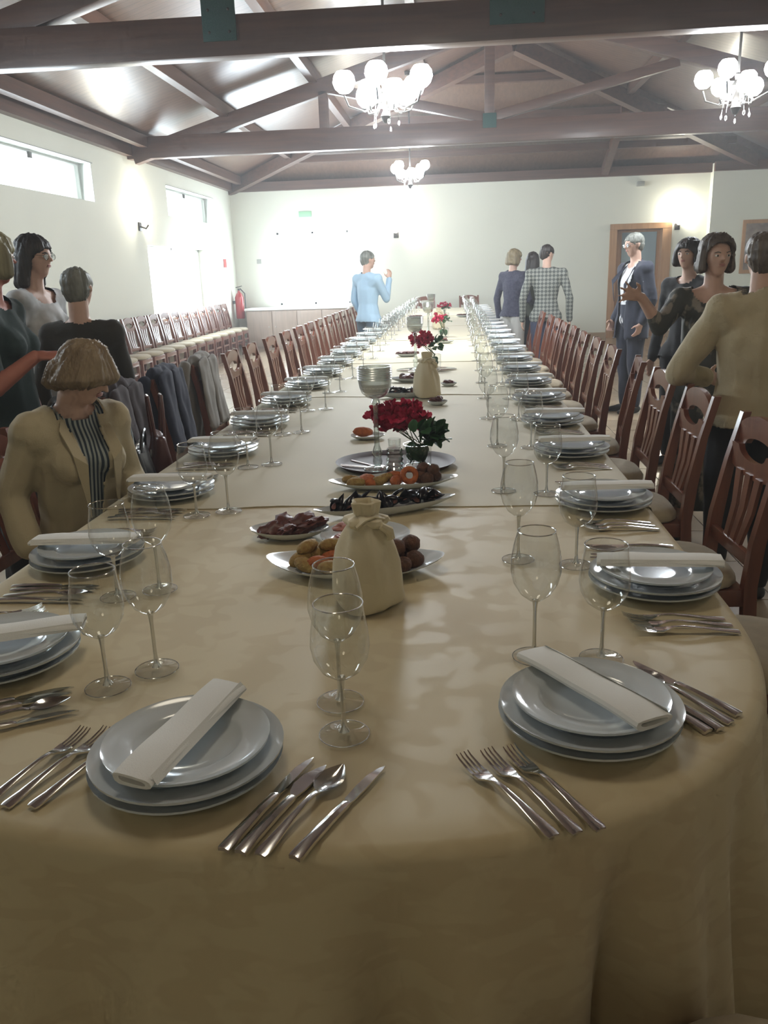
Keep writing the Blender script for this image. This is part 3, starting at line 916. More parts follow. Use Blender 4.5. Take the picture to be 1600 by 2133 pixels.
# two settings on the rounded end
A0 = math.radians(68)
setting(-.402, 1.030, A0, 'the near left end setting', (-.20, 1.225), (-.18, 1.125), math.radians(77), (0, .005),
        forks=[(-.135, -.17, -.02), (-.17, -.185, .03), (-.20, -.20, .05)],
        knives=[(KNIFE, .165, -.13, .02, 'table knife'), (FISH, .187, -.125, -.0, 'broad fish knife'), (SPOON, .212, -.118, -.03, 'soup spoon'), (KNIFE, .255, -.105, -.06, 'small outer knife')])
A1 = math.radians(123)
setting(.205, 1.175, A1, 'the near right end setting', (.14, 1.40), (.262, 1.395), math.radians(125), (0, .01),
        forks=[(-.165, -.21, -.02), (-.195, -.20, .0), (-.225, -.19, .03)],
        knives=[(KNIFE, .135, -.12, .03, 'table knife'), (FISH, .155, -.125, .02, 'broad fish knife'), (SPOON, .185, -.12, .05, 'soup spoon'), (KNIFE, .215, -.11, .06, 'small outer knife')])
setting(-.872, 1.36, math.radians(30), 'the left corner setting cut by the picture edge', (-.56, 1.335), (-.625, 1.265), math.radians(22), (.02, .0),
        forks=[(-.18, -.11, 0), (-.21, -.115, .02), (-.24, -.12, 0)])
YR = [1.78, 2.44, 3.15] + [3.80 + .655 * k for k in range(19)]
YL = [1.93, 2.58, 3.22] + [3.87 + .655 * k for k in range(19)]
for i, yy in enumerate(YR):
    wh = 'the %s setting along the right edge' % ORD[i]
    j = random.uniform(-.012, .012); j2 = random.uniform(-.012, .012)
    setting(.437, yy - .02, PI, wh, (.16 + j, yy + .155), (.285 + j2, yy + .115), random.uniform(-.05, .05), (.01, -.0), cutlery=yy < 6.5)
for i, yy in enumerate(YL):
    wh = 'the %s setting along the left edge' % ORD[i]
    j = random.uniform(-.012, .012); j2 = random.uniform(-.012, .012)
    setting(-.955, yy - .005, 0, wh, (-.705 + j, yy - .20), (-.785 + j2, yy - .245), random.uniform(-.06, .06), (0, 0), cutlery=yy < 5)

# ================================================================== CHAIRS
def chair_root():
    t = thing('dining_chair', '', 'chair')
    W, D, SH = .42, .35, .455
    # seat cushion, facing +Y; back at -Y
    bm = bmesh.new()
    n = 28
    prof = [(0, .052), (.5, .050), (.8, .043), (.93, .032), (1.0, .014), (1.0, 0.0), (.96, -.008), (0, -.008)]
    rings = []
    for r, z in prof:
        if r == 0: rings.append([bm.verts.new((0, 0, SH + z))]); continue
        row = []
        for k in range(n):
            a = 2 * PI * k / n; ca, sa = math.cos(a), math.sin(a)
            q = (abs(ca) ** 3.4 + abs(sa) ** 3.4) ** (-1 / 3.4)
            wd = W / 2 * (1.0 + .06 * sa)
            row.append(bm.verts.new((ca * q * wd * r, sa * q * D / 2 * r, SH + z)))
        rings.append(row)
    for a, b in zip(rings, rings[1:]):
        for k in range(n):
            k2 = (k + 1) % n
            if len(a) == 1: bm.faces.new((a[0], b[k], b[k2]))
            elif len(b) == 1: bm.faces.new((a[k], b[0], a[k2]))
            else: bm.faces.new((a[k], b[k], b[k2], a[k2]))
    obj('seat', bm, M['seat'], t)
    bm = bmesh.new(); box(bm, -W / 2 + .02, -D / 2 + .0, SH - .07, W / 2 - .02, D / 2 - .015, SH - .010, .006); obj('seat_frame', bm, M['chairwood'], t)
    for s in (-1, 1):
        bm = bmesh.new(); beam(bm, (s * (W / 2 - .035), D / 2 - .03, 0), (s * (W / 2 - .03), D / 2 - .035, SH - .012), .036, .036, .004); obj('leg', bm, M['chairwood'], t)
        # rear leg continues as the back post, raked
        bm = bmesh.new()
        pts = [(-.25, 0), (-.198, .22), (-.183, SH), (-.196, .60), (-.228, .80), (-.268, .965)]
        cols = []
        for y, z in pts:
            hw = .017 if z < .9 else .015
            hd = .021 if z < .7 else .014
            x = s * (W / 2 - .028)
            cols.append([bm.verts.new((x - hw, y - hd, z)), bm.verts.new((x + hw, y - hd, z)), bm.verts.new((x + hw, y + hd, z)), bm.verts.new((x - hw, y + hd, z))])
        for a, b in zip(cols, cols[1:]):
            for q in range(4): bm.faces.new((a[q], a[(q + 1) % 4], b[(q + 1) % 4], b[q]))
        bm.faces.new(cols[0][::-1]); bm.faces.new(cols[-1])
        obj('leg', bm, M['chairwood'], t)
        bm = bmesh.new(); beam(bm, (s * (W / 2 - .032), -D / 2, .20), (s * (W / 2 - .032), D / 2 - .04, .20), .018, .03, .003); obj('stretcher', bm, M['chairwood'], t)
    bm = bmesh.new(); beam(bm, (-W / 2 + .04, D / 2 - .03, .28), (W / 2 - .04, D / 2 - .03, .28), .018, .03, .003); obj('stretcher', bm, M['chairwood'], t)
    HW = W / 2 - .040
    us = [-HW + 2 * HW * i / 24 for i in range(25)]
    def yb(z): return -.228 - (z - .80) * .25
    def hole(u):
        k = max(0, 1 - (u / (HW * .66)) ** 2)
        return k ** .5
    bm = bmesh.new()
    strip(bm, us, lambda u: .865 + .032 * hole(u), lambda u: .925 + .048 * max(0, 1 - (u / HW) ** 2) ** .8, yb(.92) - .011, yb(.92) + .011)
    strip(bm, us, lambda u: .790 - .022 * (1 - (u / HW) ** 2), lambda u: .865 - .040 * hole(u), yb(.83) - .011, yb(.83) + .009)
    obj('crest_rail', bm, M['chairwood'], t, angle=50)
    bm = bmesh.new(); beam(bm, (-HW, -.188, .535), (HW, -.188, .535), .02, .045, .003); obj('lower_rail', bm, M['chairwood'], t)
    for k in (-1, 0, 1):
        bm = bmesh.new()
        a = Vector((k * .052, -.189, .55)); b = Vector((k * .080, -.226, .785))
        d = (b - a)
        cols = []
        for tt in (0, .5, 1):
            p = a + d * tt + Vector((0, .008 * math.sin(PI * tt) * -1, 0)); hw = .016 + .006 * tt
            cols.append([bm.verts.new((p.x - hw, p.y - .006, p.z)), bm.verts.new((p.x + hw, p.y - .006, p.z)), bm.verts.new((p.x + hw, p.y + .006, p.z)), bm.verts.new((p.x - hw, p.y + .006, p.z))])
        for p_, q_ in zip(cols, cols[1:]):
            for q in range(4): bm.faces.new((p_[q], p_[(q + 1) % 4], q_[(q + 1) % 4], q_[q]))
        bm.faces.new(cols[0][::-1]); bm.faces.new(cols[-1])
        obj('slat', bm, M['chairwood'], t)
    return t
CHAIR = chair_root(); CHAIR.scale = (1, 1, .985)
bpy.context.view_layer.update()
CG = 'cherry wood dining chairs'
right_y = [2.04, 2.70, 3.42, 4.06, 4.68, 5.38, 6.02, 6.62, 7.28, 7.80, 8.42, 8.75 + .35, 9.9, 10.6, 11.6, 12.3, 13.0, 13.7, 14.4, 15.1, 15.8]
RX = {0: .745, 1: .735, 2: .73, 3: .735, 4: .745}
for i, yy in enumerate(right_y):
    rz = PI / 2 + random.uniform(-.05, .05) + (-.16 if i == 4 else 0)
    lab = '%s cherry wood chair from the front along the right side of the table' % ORD[i]
    put(CHAIR, (RX.get(i, .735 + random.uniform(-.01, .02)), yy, 0), rz, lab, CG)
left_y = [2.62, 3.15, 3.72, 4.35, 5.02, 5.72, 6.30, 6.98, 7.65, 8.30, 8.95, 9.6, 10.3, 10.95, 11.6, 12.3, 13.0, 13.7, 14.4, 15.1]
for i, yy in enumerate(left_y):
    lab = ['cherry wood chair the seated woman in the cream blazer sits on', 'cherry wood chair with a black handbag, right behind the seated woman', 'cherry wood chair under the dark plum jacket on the left side', 'cherry wood chair under the navy coat on the left side', 'cherry wood chair under the grey-beige jacket on the left side'][i] if i < 5 else '%s bare cherry wood chair along the left side of the table' % ORD[i - 5]
    x = -1.325 if i else -1.38
    rz = -PI / 2 + random.uniform(-.05, .05)
    put(CHAIR, (x, yy, 0), rz, lab, CG)
for k in range(14):
    yy = 9.75 + .488 * k
    put(CHAIR, (-4.27, yy, 0), -PI / 2 + random.uniform(-.03, .03), '%s chair from the front in the row along the left wall' % ORD[k], CG)
put(CHAIR, (-.62, 16.72, 0), PI, 'dark chair left of the middle at the far end of the table', CG)
put(CHAIR, (.28, 16.75, 0), PI + .1, 'dark chair right of the middle at the far end of the table', CG)
put(CHAIR, (1.55, 16.3, 0), 2.2, 'stray chair by the far wall behind the three standing people', CG)
put(CHAIR, (4.35, 15.6, 0), -2.0, 'stray chair right of the doorway, behind the patterned dress', CG)
put(CHAIR, (.31, .70, 0), .49, 'chair at the bottom right corner with only its padded seat in view', CG)

# ================================================================== CENTRE OF THE TABLE
def dish(name, label, loc, a, b, h, mtl, rz=0, pointed=0.0, wave=0.0, group='serving dishes', cat='dish'):
    """oval, leaf or boat shaped dish"""
    bm = bmesh.new()
    n = 48
    pr = [(0, .006), (.45, .006), (.62, .008), (.80, h * .45), (.95, h * .92), (1.0, h), (.985, h - .004), (.80, h * .35), (.58, 0), (0, 0)]
    rings = []
    for r, z in pr:
        if r == 0: rings.append([bm.verts.new((0, 0, z))]); continue
        row = []
        for k in range(n):
            t = 2 * PI * k / n; ca, sa = math.cos(t), math.sin(t)
            p = 1 + pointed * (abs(ca) ** 6) * (r ** 2)
            zz = z * (1 + pointed * .8 * abs(ca) ** 8 + wave * math.cos(4 * t))
            row.append(bm.verts.new((a * r * ca * p, b * r * sa * (1 - pointed * .35 * abs(ca) ** 2), zz)))
        rings.append(row)
    for p, q in zip(rings, rings[1:]):
        for k in range(n):
            k2 = (k + 1) % n
            if len(p) == 1: bm.faces.new((p[0], q[k], q[k2]))
            elif len(q) == 1: bm.faces.new((p[k], q[0], p[k2]))
            else: bm.faces.new((p[k], q[k], q[k2], p[k2]))
    o = obj(name, bm, mtl); o.location = loc; o.rotation_euler = (0, 0, rz)
    return tag(o, label, cat, group)
def food(name, bm, m, loc, rz, label, group, cat):
    o = obj(name, bm, m); o.location = loc; o.rotation_euler = (0, 0, rz)
    return tag(o, label, cat, group)
def fooddup(src, loc, rot, s=1.0, m=None, label=None, group=None):
    c = src.copy(); C.objects.link(c); c.location = loc
    c.rotation_euler = rot if isinstance(rot, tuple) else (0, 0, rot)
    c.scale = (s, s, s)
    if m:
        c.data = src.data.copy(); c.data.materials[0] = m
    if label: c['label'] = label
    if group: c['group'] = group
    return c
def croq_bm(L=.034, W=.019, H=.017, sd=0):
    bm = bmesh.new(); blob(bm, (0, 0, 0), (L, W, H), sub=3, nz=.12, seed=sd); return bm
def scatter(src, spots, base, label0, group, first=True, jit=.3):
    rank = sorted(range(len(spots)), key=lambda q: spots[q][0] + spots[q][1] * .01)
    for i, s in enumerate(spots):
        label = '%s, %s from the left' % (label0, ORD[rank.index(i)])
        if i == 0: src['label'] = label
        x, y, z, rz = s
        loc = (base[0] + x, base[1] + y, base[2] + z)
        if i == 0 and first:
            src.location = loc; src.rotation_euler = (random.uniform(-jit, jit), random.uniform(-jit, jit), rz)
        else:
            fooddup(src, loc, (random.uniform(-jit, jit), random.uniform(-jit, jit), rz), random.uniform(.9, 1.08), label=label, group=group)

# 1 platter of fritters behind the wrapped bottle
B1 = (-.25, 1.865, ZT)
dish('serving_platter', 'white leaf-shaped platter of fritters behind the nearest wrapped bottle', B1, .185, .125, .030, M['plate'], .03, .18, .15)
cg = food('fritter', croq_bm(sd=1), M['crust'], (0, 0, 0), 0, 'greenish golden oval fritter at the left of the leaf-shaped platter', 'green fritters on the near platter', 'fritter')
scatter(cg, [(-.135, .0, .028, .8), (-.115, -.045, .028, -.5), (-.10, .03, .030, .2), (-.085, .065, .030, 1.2), (-.05, -.065, .030, .1), (-.02, -.03, .030, .9), (-.06, .03, .054, .4), (-.12, .02, .052, 1.0), (.0, .05, .030, .2)], B1, 'greenish golden oval fritter at the left of the leaf-shaped platter', 'green fritters on the near platter')
co = food('fritter', croq_bm(sd=4), M['orange'], (0, 0, 0), 0, 'orange oval fritter among the green ones on the leaf-shaped platter', 'orange fritters on the near platter', 'fritter')
scatter(co, [(-.078, -.040, .032, .4), (-.035, .045, .052, -.3), (-.055, .005, .032, .1)], B1, 'orange oval fritter among the green ones on the leaf-shaped platter', 'orange fritters on the near platter')
cb = food('meatball', croq_bm(.024, .023, .022, 9), M['brownc'], (0, 0, 0), 0, 'dark brown round meatball at the right of the leaf-shaped platter', 'meatballs on the near platter', 'meatball')
scatter(cb, [(.085, -.045, .030, 0), (.120, -.05, .030, 1), (.145, -.01, .030, 2), (.10, .0, .030, 2), (.075, .035, .030, 1), (.12, .035, .030, 1), (.10, -.02, .062, 0), (.135, .02, .060, 0)], B1, 'dark brown round meatball at the right of the leaf-shaped platter', 'meatballs on the near platter')
# 2 oval dish of dark meat
B2 = (-.465, 2.13, ZT)
dish('oval_dish', 'small white oval dish of dark cured meat, left of the wrapped bottle', B2, .105, .072, .026, M['plate'], .04, .05)
bm = bmesh.new()
blob(bm, (0, 0, 0), (.045, .028, .015), sub=3, nz=.5, seed=2)
cm = food('meat_slice', bm, M['meat'], (0, 0, 0), 0, 'dark cured meat piece in the small oval dish', 'cured meat pieces', 'meat')
scatter(cm, [(-.045, -.01, .024, .5), (.0, -.02, .026, 1.3), (.045, -.008, .026, .3), (-.02, .025, .034, 2.0), (.03, .02, .038, .9), (.068, .012, .036, .2)], B2, 'dark cured meat piece in the small oval dish', 'cured meat pieces', jit=.5)
# 3 round plate with ham
B3 = (-.25, 2.09, ZT)
p3 = dish('round_plate', 'shiny white round plate of pink ham just behind the wrapped bottle', B3, .122, .118, .022, M['plate'])
bm = bmesh.new(); blob(bm, (0, 0, 0), (.038, .026, .008), sub=3, nz=.6, seed=5)
ch_ = food('ham_slice', bm, M['ham'], (0, 0, 0), 0, 'folded pink ham slice on the shiny round plate', 'ham slices', 'ham')
scatter(ch_, [(-.055, .0, .018, .3), (-.03, .025, .022, 1.4), (-.045, -.03, .02, .8), (.01, .0, .02, 2.2), (-.05, .02, .034, .1)], B3, 'folded pink ham slice on the shiny round plate', 'ham slices', jit=.3)

# mussels
def mussel_root():
    t = thing('mussel', 'opened black mussel on the long boat-shaped dish', 'mussel', group='mussels on the near boat dish')
    for s in (0, 1):
        bm = bmesh.new()
        n = 8; rows = []
        for i in range(n + 1):
            u = i / n
            hw = .017 * math.sin(PI * min(1, u ** .7 * .98 + .02)) + .0008
            rows.append([bm.verts.new((-.033 + .066 * u, hw * math.cos(PI * j / 6), (-.011 if s == 0 else .011) * math.sin(PI * j / 6) * math.sin(PI * min(1, u * .9 + .08)))) for j in range(7)])
        for a, b in zip(rows, rows[1:]):
            for j in range(6): bm.faces.new((a[j], a[j + 1], b[j + 1], b[j]))
        bmesh.ops.solidify(bm, geom=bm.faces[:], thickness=.0012)
        obj('shell', bm, M['shell'], t, rot=(0, 0 if s == 0 else -.55, 0), loc=(0, 0, 0 if s == 0 else .012))
    bm = bmesh.new(); blob(bm, (-.002, 0, -.002), (.020, .010, .006), sub=2, nz=.3); obj('flesh', bm, M['ham'], t)
    return t
MUS = mussel_root()
bpy.context.view_layer.update()
def mussels(base, ang, L, n, label, group, s=1.0):
    for i in range(n):
        u = -1 + 2 * (i + .5) / n
        x = u * L; y = random.uniform(-.018, .018)
        ca, sa = math.cos(ang), math.sin(ang)
        put(MUS, (base[0] + x * ca - y * sa, base[1] + x * sa + y * ca, base[2] + .026 + random.uniform(0, .012)), (random.uniform(-.5, .5), random.uniform(-.5, .5), random.uniform(0, 6.2)), '%s, %s from the left' % (label, ORD[i]), group, s)
B4 = (-.215, 2.36, ZT)
dish('boat_dish', 'long white boat-shaped dish of black mussels, in front of the croquette platter', B4, .20, .055, .030, M['plate'], .38, .12)
mussels(B4, .38, .165, 17, 'opened black mussel on the near boat-shaped dish', 'mussels on the near boat dish')

# 4 croquette platter
B5 = (-.215, 2.66, ZT)
dish('serving_platter', 'long white platter of croquettes in front of the dark tray', B5, .195, .085, .028, M['plate'], .13, .12, .05)
g5 = 'croquettes on the long platter'
scatter(fooddup(cg, (0, 0, 0), 0, label='greenish croquette at the left of the long platter', group=g5), [(-.14, -.01, .028, .3), (-.12, -.045, .028, .0), (-.05, -.035, .028, .1), (-.03, .0, .03, .4)], B5, 'greenish croquette at the left of the long platter', g5)
scatter(fooddup(co, (0, 0, 0), 0, label='orange croquette on the long platter before the dark tray', group='orange croquettes on the long platter'), [(-.09, .0, .030, -.7), (-.08, -.035, .03, -.7), (.0, .03, .03, .2), (.01, -.025, .028, 1.4)], B5, 'orange croquette on the long platter before the dark tray', 'orange croquettes on the long platter')
bm = bmesh.new(); ring(bm, (0, 0, 0), .022, .010, 24, 10); o = food('squid_ring', bm, M['orange'], (B5[0] + .055, B5[1] - .008, B5[2] + .042), .2, 'golden fried ring standing in the middle of the long platter', None, 'fried ring'); o.rotation_euler = (1.1, .1, .2)
g6 = 'brown fried pieces on the long platter'
scatter(fooddup(cb, (0, 0, 0), 0, label='brown fried piece at the right of the long platter', group=g6), [(.09, .015, .030, .3), (.115, -.008, .03, .9), (.14, .03, .03, .4), (.12, .045, .03, .1), (.10, .03, .055, .6), (.135, .012, .055, 1.2)], B5, 'brown fried piece at the right of the long platter', g6)

# 5 dark oval tray with stripes
t = thing('oval_tray', 'dark brown oval tray with pale pink stripes, carrying the nearest flower vase', 'tray', (-.23, 2.975, ZT), 0)
bm = bmesh.new(); lathe(bm, [(0, .004), (.16, .004), (.20, .008), (.222, .020), (.225, .020), (.203, .004), (.17, 0), (0, 0)], 56, sx=1, sy=.86); obj('tray_body', bm, M['trayw'], t)
for pts in (((-.205, -.02), (-.10, -.035)), ((-.175, .065), (-.085, -.015)), ((-.21, -.035), (-.06, -.06))):
    bm = bmesh.new(); a, b = pts; beam(bm, (a[0], a[1], .0085 if abs(a[0]) < .18 else .011), (b[0], b[1], .0055), .008, .002); obj('stripe', bm, M['pink'], t)
ZTR = ZT + .0055

def candle_holder(loc, label, s=1.0, group='tall glass candle holders'):
    t = thing('candle_holder', label, 'candle holder', loc, 0, group)
    if s != 1: t.scale = (s, s, s)
    bm = bmesh.new(); lathe(bm, [(0, .012), (.02, .012), (.045, .006), (.05, .003), (.05, 0), (0, 0)], 28); obj('base', bm, M['thick'], t)
    bm = bmesh.new(); lathe(bm, [(.012, .010), (.018, .03), (.014, .045), (.020, .06), (.015, .075), (.010, .09), (.009, .20), (.010, .235), (.018, .245), (.012, .258)], 16); obj('stem', bm, M['thick'], t)
    bm = bmesh.new()
    pr = [(.010, .258), (.03, .264), (.048, .280), (.056, .300), (.060, .325)]
    z = .325
    for k in range(6):
        pr += [(.0625, z + .004), (.060, z + .008)]; z += .008
    pr += [(.0612, z), (.058, z), (.057, .325), (.045, .285), (.01, .27)]
    lathe(bm, pr, 40); obj('ribbed_cup', bm, M['frostg'], t)
    bm = bmesh.new(); lathe(bm, [(0, .272), (.035, .276), (.05, .30), (.050, .312), (0, .312)], 24); obj('candle', bm, M['wax'], t)
    return t
M['frostg'] = glass_mat('milky_glass', (0.80, 0.83, 0.81), 0.25, .6, .25, 1.0)
CH0 = candle_holder((-.29, 2.90, ZTR), 'tall glass candle holder with ribbed cup on the dark tray')
t = thing('crystal_block', 'sparkling low cut crystal block in front of the red flowers', 'crystal holder', (-.225, 2.88, ZTR))
for k in range(5):
    bm = bmesh.new(); lathe(bm, [(0, 0), (.030 - .001 * k, 0), (.034 - .001 * k, .008), (.027, .016), (0, .016)], 8, (0, 0, .0165 * k)); obj('crystal_tier', bm, M['cryst'] if 'cryst' in M else M['thick'], t)
bm = bmesh.new(); lathe(bm, [(0, .083), (.022, .083), (.024, .115), (.022, .116), (.020, .09), (0, .09)], 16); obj('cup', bm, M['glass'], t)

def flower_head(rad=.02, seed=0):
    bm = bmesh.new()
    rnd = random.Random(seed)
    for p in range(5):
        a = 2 * PI * p / 5 + rnd.random(); el = rnd.uniform(.2, 1.0)
        d = Vector((math.cos(a) * math.cos(el), math.sin(a) * math.cos(el), math.sin(el)))
        s = d.cross(Vector((0, 0, 1))).normalized(); u = s.cross(d)
        v = [bm.verts.new(d * (rad * x) + s * (rad * y) + u * (rad * z)) for x, y, z in ((.05, 0, 0), (.5, -.42, .12), (.6, 0, -.05), (.5, .42, .12), (1.0, -.28, .25), (1.15, 0, .1), (1.0, .28, .25))]
        for f in ((0, 2, 1), (0, 3, 2), (1, 2, 5, 4), (2, 3, 6, 5)): bm.faces.new([v[q] for q in f])
    return bm
def leaf_bm(L=.048, W=.021):
    bm = bmesh.new()
    n = 6; rows = []
    for i in range(n + 1):
        u = i / n; hw = W * math.sin(PI * (u * .93 + .05)) ** .7
        rows.append([bm.verts.new((L * u, -hw, .006 * math.sin(u * 3) + .004)), bm.verts.new((L * u, 0, .006 * math.sin(u * 3))), bm.verts.new((L * u, hw, .006 * math.sin(u * 3) + .004))])
    for a, b in zip(rows, rows[1:]):
        for k in range(2): bm.faces.new((a[k], a[k + 1], b[k + 1], b[k]))
    return bm
HEADS = None
def arrangement(loc, label, fl, lf, vr=.045, vh=.10, big=True, s=1.0, fc=(0, 0, .17), fr=(.115, .055, .055), lc=(.06, -.02, .10)):
    """vase with red flowers and green leaves; fl, lf: counts"""
    t = thing('flower_vase', label, 'flowers', loc, 0, 'red flower arrangements')
    if s != 1: t.scale = (s,) * 3
    bm = bmesh.new(); lathe(bm, [(0, .004), (vr * .9, .004), (vr, .01), (vr * 1.04, vh)], 32); obj('glass_vase', bm, M['glass'], t)
    bm = bmesh.new(); ring(bm, (0, 0, vh), vr * 1.04, .0013, 36); ring(bm, (0, 0, .004), vr * .93, .002, 36); obj('rim', bm, M['rim'], t)
    rnd = random.Random(int(loc[1] * 100))
    for k in range(9):
        a = rnd.uniform(0, 6.28); bm = bmesh.new()
        tube(bm, [(math.cos(a) * vr * .6, math.sin(a) * vr * .6, .012), (math.cos(a + 2) * vr * .3, math.sin(a + 2) * vr * .3, vh), (fc[0] + rnd.uniform(-.6, .6) * fr[0], fc[1] + rnd.uniform(-.5, .5) * fr[1], fc[2] - .01)], .0018, 5); obj('stem', bm, M['stem'], t)
    proto = [None, None, None]
    for k in range(fl):
        while True:
            v = Vector((rnd.uniform(-1, 1), rnd.uniform(-1, 1), rnd.uniform(-1, 1)))
            if v.length < 1: break
        v = Vector((v.x * fr[0], v.y * fr[1], v.z * fr[2])) + Vector(fc)
        j = k % 3
        if proto[j] is None:
            o = proto[j] = obj('flower_head', flower_head(.026, j), M['petal'], t, angle=90)
        else:
            o = proto[j].copy(); C.objects.link(o)
        o.location = v; o.rotation_euler = (rnd.uniform(-1.4, 1.4), rnd.uniform(-1.4, 1.4), rnd.uniform(0, 6.3))
    lp = None
    for k in range(lf):
        if lp is None: lp = o = obj('leaf', leaf_bm(), M['leaf'], t, angle=90)
        else: o = lp.copy(); C.objects.link(o)
        if k < lf * .42 and big:          # leaves stuffed inside the vase
            a = rnd.uniform(0, 6.28); o.location = (math.cos(a) * vr * .45, math.sin(a) * vr * .45, rnd.uniform(.015, .045)); o.rotation_euler = (rnd.uniform(-.3, .3), -1.3 + rnd.uniform(-.2, .2), rnd.uniform(0, 6.3))
        else:
            o.location = (lc[0] + rnd.uniform(-.05, .045), lc[1] + rnd.uniform(-.03, .03), lc[2] + rnd.uniform(-.02, .035)); o.rotation_euler = (rnd.uniform(-.8, .8), rnd.uniform(-1.2, .7), rnd.uniform(-1.2, 1.8))
    return t
# the near vase: flowers lean left, leaves to the right
arrangement((-.145, 2.93, ZTR), 'nearest arrangement of red flowers and green leaves in a round glass vase', 110, 76, .050, .085, fc=(-.075, .03, .178), fr=(.118, .05, .055), lc=(.045, -.035, .115))
B7 = (-.39, 3.50, ZT)
dish('round_plate', 'small white plate with one croquette, left of the red flowers', B7, .075, .06, .018, M['plate'])
fooddup(co, (B7[0] - .02, B7[1], B7[2] + .03), (.1, .1, .2), 1.3, label='single big croquette on the small plate left of the flowers', group='lone croquette')

# wrapped bottles
def wrapped(loc, label, s=1.0, hi=True):
    t = thing('wrapped_bottle', label, 'wrapped bottle', loc, 0, 'cloth-wrapped bottles', s)
    def fx(r, z, a):
        k = noise.noise(Vector((math.cos(a) * 1.6, math.sin(a) * 1.6, z * 6)))
        f = math.sin(a * 7 + 3 * z * 8) * .5 + math.sin(a * 4 + 1) * .6
        up = min(1, max(0, (z - .05) / .1))
        return r * (1 + .09 * k + .11 * f * up) + (.012 * max(0, .04 - z) / .04 * math.sin(a * 3 + .6))
    bm = bmesh.new()
    pr = [(0, .001), (.055, .001), (.070, .004), (.078, .014), (.080, .035), (.077, .07), (.071, .11), (.062, .145), (.050, .175), (.039, .195), (.033, .207), (.028, .212), (0, .214)]
    lathe(bm, pr, 60, fx=fx); obj('cloth_body', bm, M['bagcloth'], t)
    bm = bmesh.new()
    def fk(r, z, a): return r * (1 + .12 * math.sin(a * 5 + z * 30) + .1 * noise.noise(Vector((math.cos(a) * 2, math.sin(a) * 2, z * 20))))
    lathe(bm, [(.028, .195), (.043, .197), (.049, .205), (.046, .214), (.034, .219), (.026, .221), (.027, .226), (.03, .240), (.031, .252), (.027, .255), (.022, .25), (.02, .235), (0, .23)], 40, fx=fk, sx=1.0, sy=.85); obj('knot', bm, M['bagcloth'], t)
    bm = bmesh.new(); ribbon(bm, [(0, .010, 0, 0), (.02, .014, .012, .002), (.045, .013, .012, .002), (.07, .009, -.004, 0)], .004)
    obj('knot_tail', bm, M['bagcloth'], t, loc=(-.02, -.038, .205), rot=(.2, .2, -1.0))
    bm = bmesh.new(); tube(bm, [(.035, -.035, .205), (.052, -.025, .190), (.056, -.02, .172), (.048, -.02, .165)], [.008, .011, .009, .003], 8); obj('knot_tail', bm, M['bagcloth'], t)
    return t
w1 = wrapped((-.195, 1.655, ZT), 'nearest bottle wrapped and knotted in cream cloth, in front of the fritter platter')
w1.scale = (.98, .98, .92)
w2 = wrapped((-.17, 4.70, ZT), 'second bottle wrapped in cream cloth, between the first two flower vases')

# farther dishes
B8 = (-.29, 4.72, ZT)
dish('boat_dish', 'white boat dish of mussels behind the first flower vase', B8, .17, .05, .03, M['plate'], .12, .12)
mussels(B8, .12, .15, 12, 'black mussel on the second boat-shaped dish', 'mussels on the second boat dish')
B9 = (-.105, 4.41, ZT)
dish('oval_dish', 'tiny white dish of dark meat right of the second boat dish', B9, .055, .045, .022, M['plate'])
fooddup(cm, (B9[0] - .01, B9[1], B9[2] + .025), (.2, .1, .3), .8, label='dark meat piece on the tiny dish', group='meat on the tiny dish')
fooddup(cm, (B9[0] + .01, B9[1] + .01, B9[2] + .035), (.2, .1, 1.5), .7, label='dark meat piece on the tiny dish', group='meat on the tiny dish')
B10 = (-.28, 5.40, ZT)
dish('serving_platter', 'brown-filled white platter beside the second wrapped bottle', B10, .15, .08, .028, M['plate'], .1, .1)
for k in range(7):
    fooddup(cb if k % 2 else cm, (B10[0] + random.uniform(-.1, .1), B10[1] + random.uniform(-.04, .04), B10[2] + .032), (0, 0, random.random() * 6), 1.1, label='%s brown morsel on the platter behind the second wrapped bottle' % ('round' if k % 2 else 'flat'), group='%s morsels on the third platter' % ('round' if k % 2 else 'flat'))
B10b = (-.05, 5.15, ZT)
dish('oval_dish', 'tiny dark-filled dish right of the second wrapped bottle', B10b, .05, .04, .02, M['plate'])
fooddup(cm, (B10b[0], B10b[1], B10b[2] + .025), (.1, .1, .3), .8, label='dark meat piece right of the second wrapped bottle', group='meat on dish')
t = thing('mirror_tray', 'round mirror tray under the second flower vase', 'tray', (-.22, 6.05, ZT))
bm = bmesh.new(); lathe(bm, [(0, .006), (.215, .006), (.222, .004), (.222, 0), (0, 0)], 48, sy=.6); obj('tray_glass', bm, M['mirror'], t)
candle_holder((-.30, 6.05, ZT + .007), 'second tall glass candle holder, beside the second flower vase')
arrangement((-.17, 6.08, ZT + .007), 'second arrangement of red flowers with green leaves on the mirror tray', 60, 26, .055, .10, fc=(-.085, .02, .20), fr=(.09, .05, .05), lc=(.01, -.03, .17))
B11 = (-.42, 7.05, ZT)
dish('oval_dish', 'white oval dish of brown food left of the second flowers', B11, .09, .06, .026, M['plate'])
for k in range(4): fooddup(cm, (B11[0] - .05 + .035 * k, B11[1] + random.uniform(-.02, .02), B11[2] + .03), (0, 0, k), 1.0, label='brown food piece on the oval dish left of the second flowers', group='brown food left of second flowers')
arrangement((-.14, 9.0, ZT), 'third arrangement of red flowers, halfway along the table', 40, 20, .055, .10, fc=(-.04, .02, .20), fr=(.09, .05, .045), lc=(.03, -.03, .17))
candle_holder((-.30, 9.0, ZT), 'third tall glass candle holder, halfway along the table')
dish('boat_dish', 'dark-filled dish beside the third flowers', (-.13, 8.3, ZT), .1, .05, .025, M['plate'], -.2, .1)
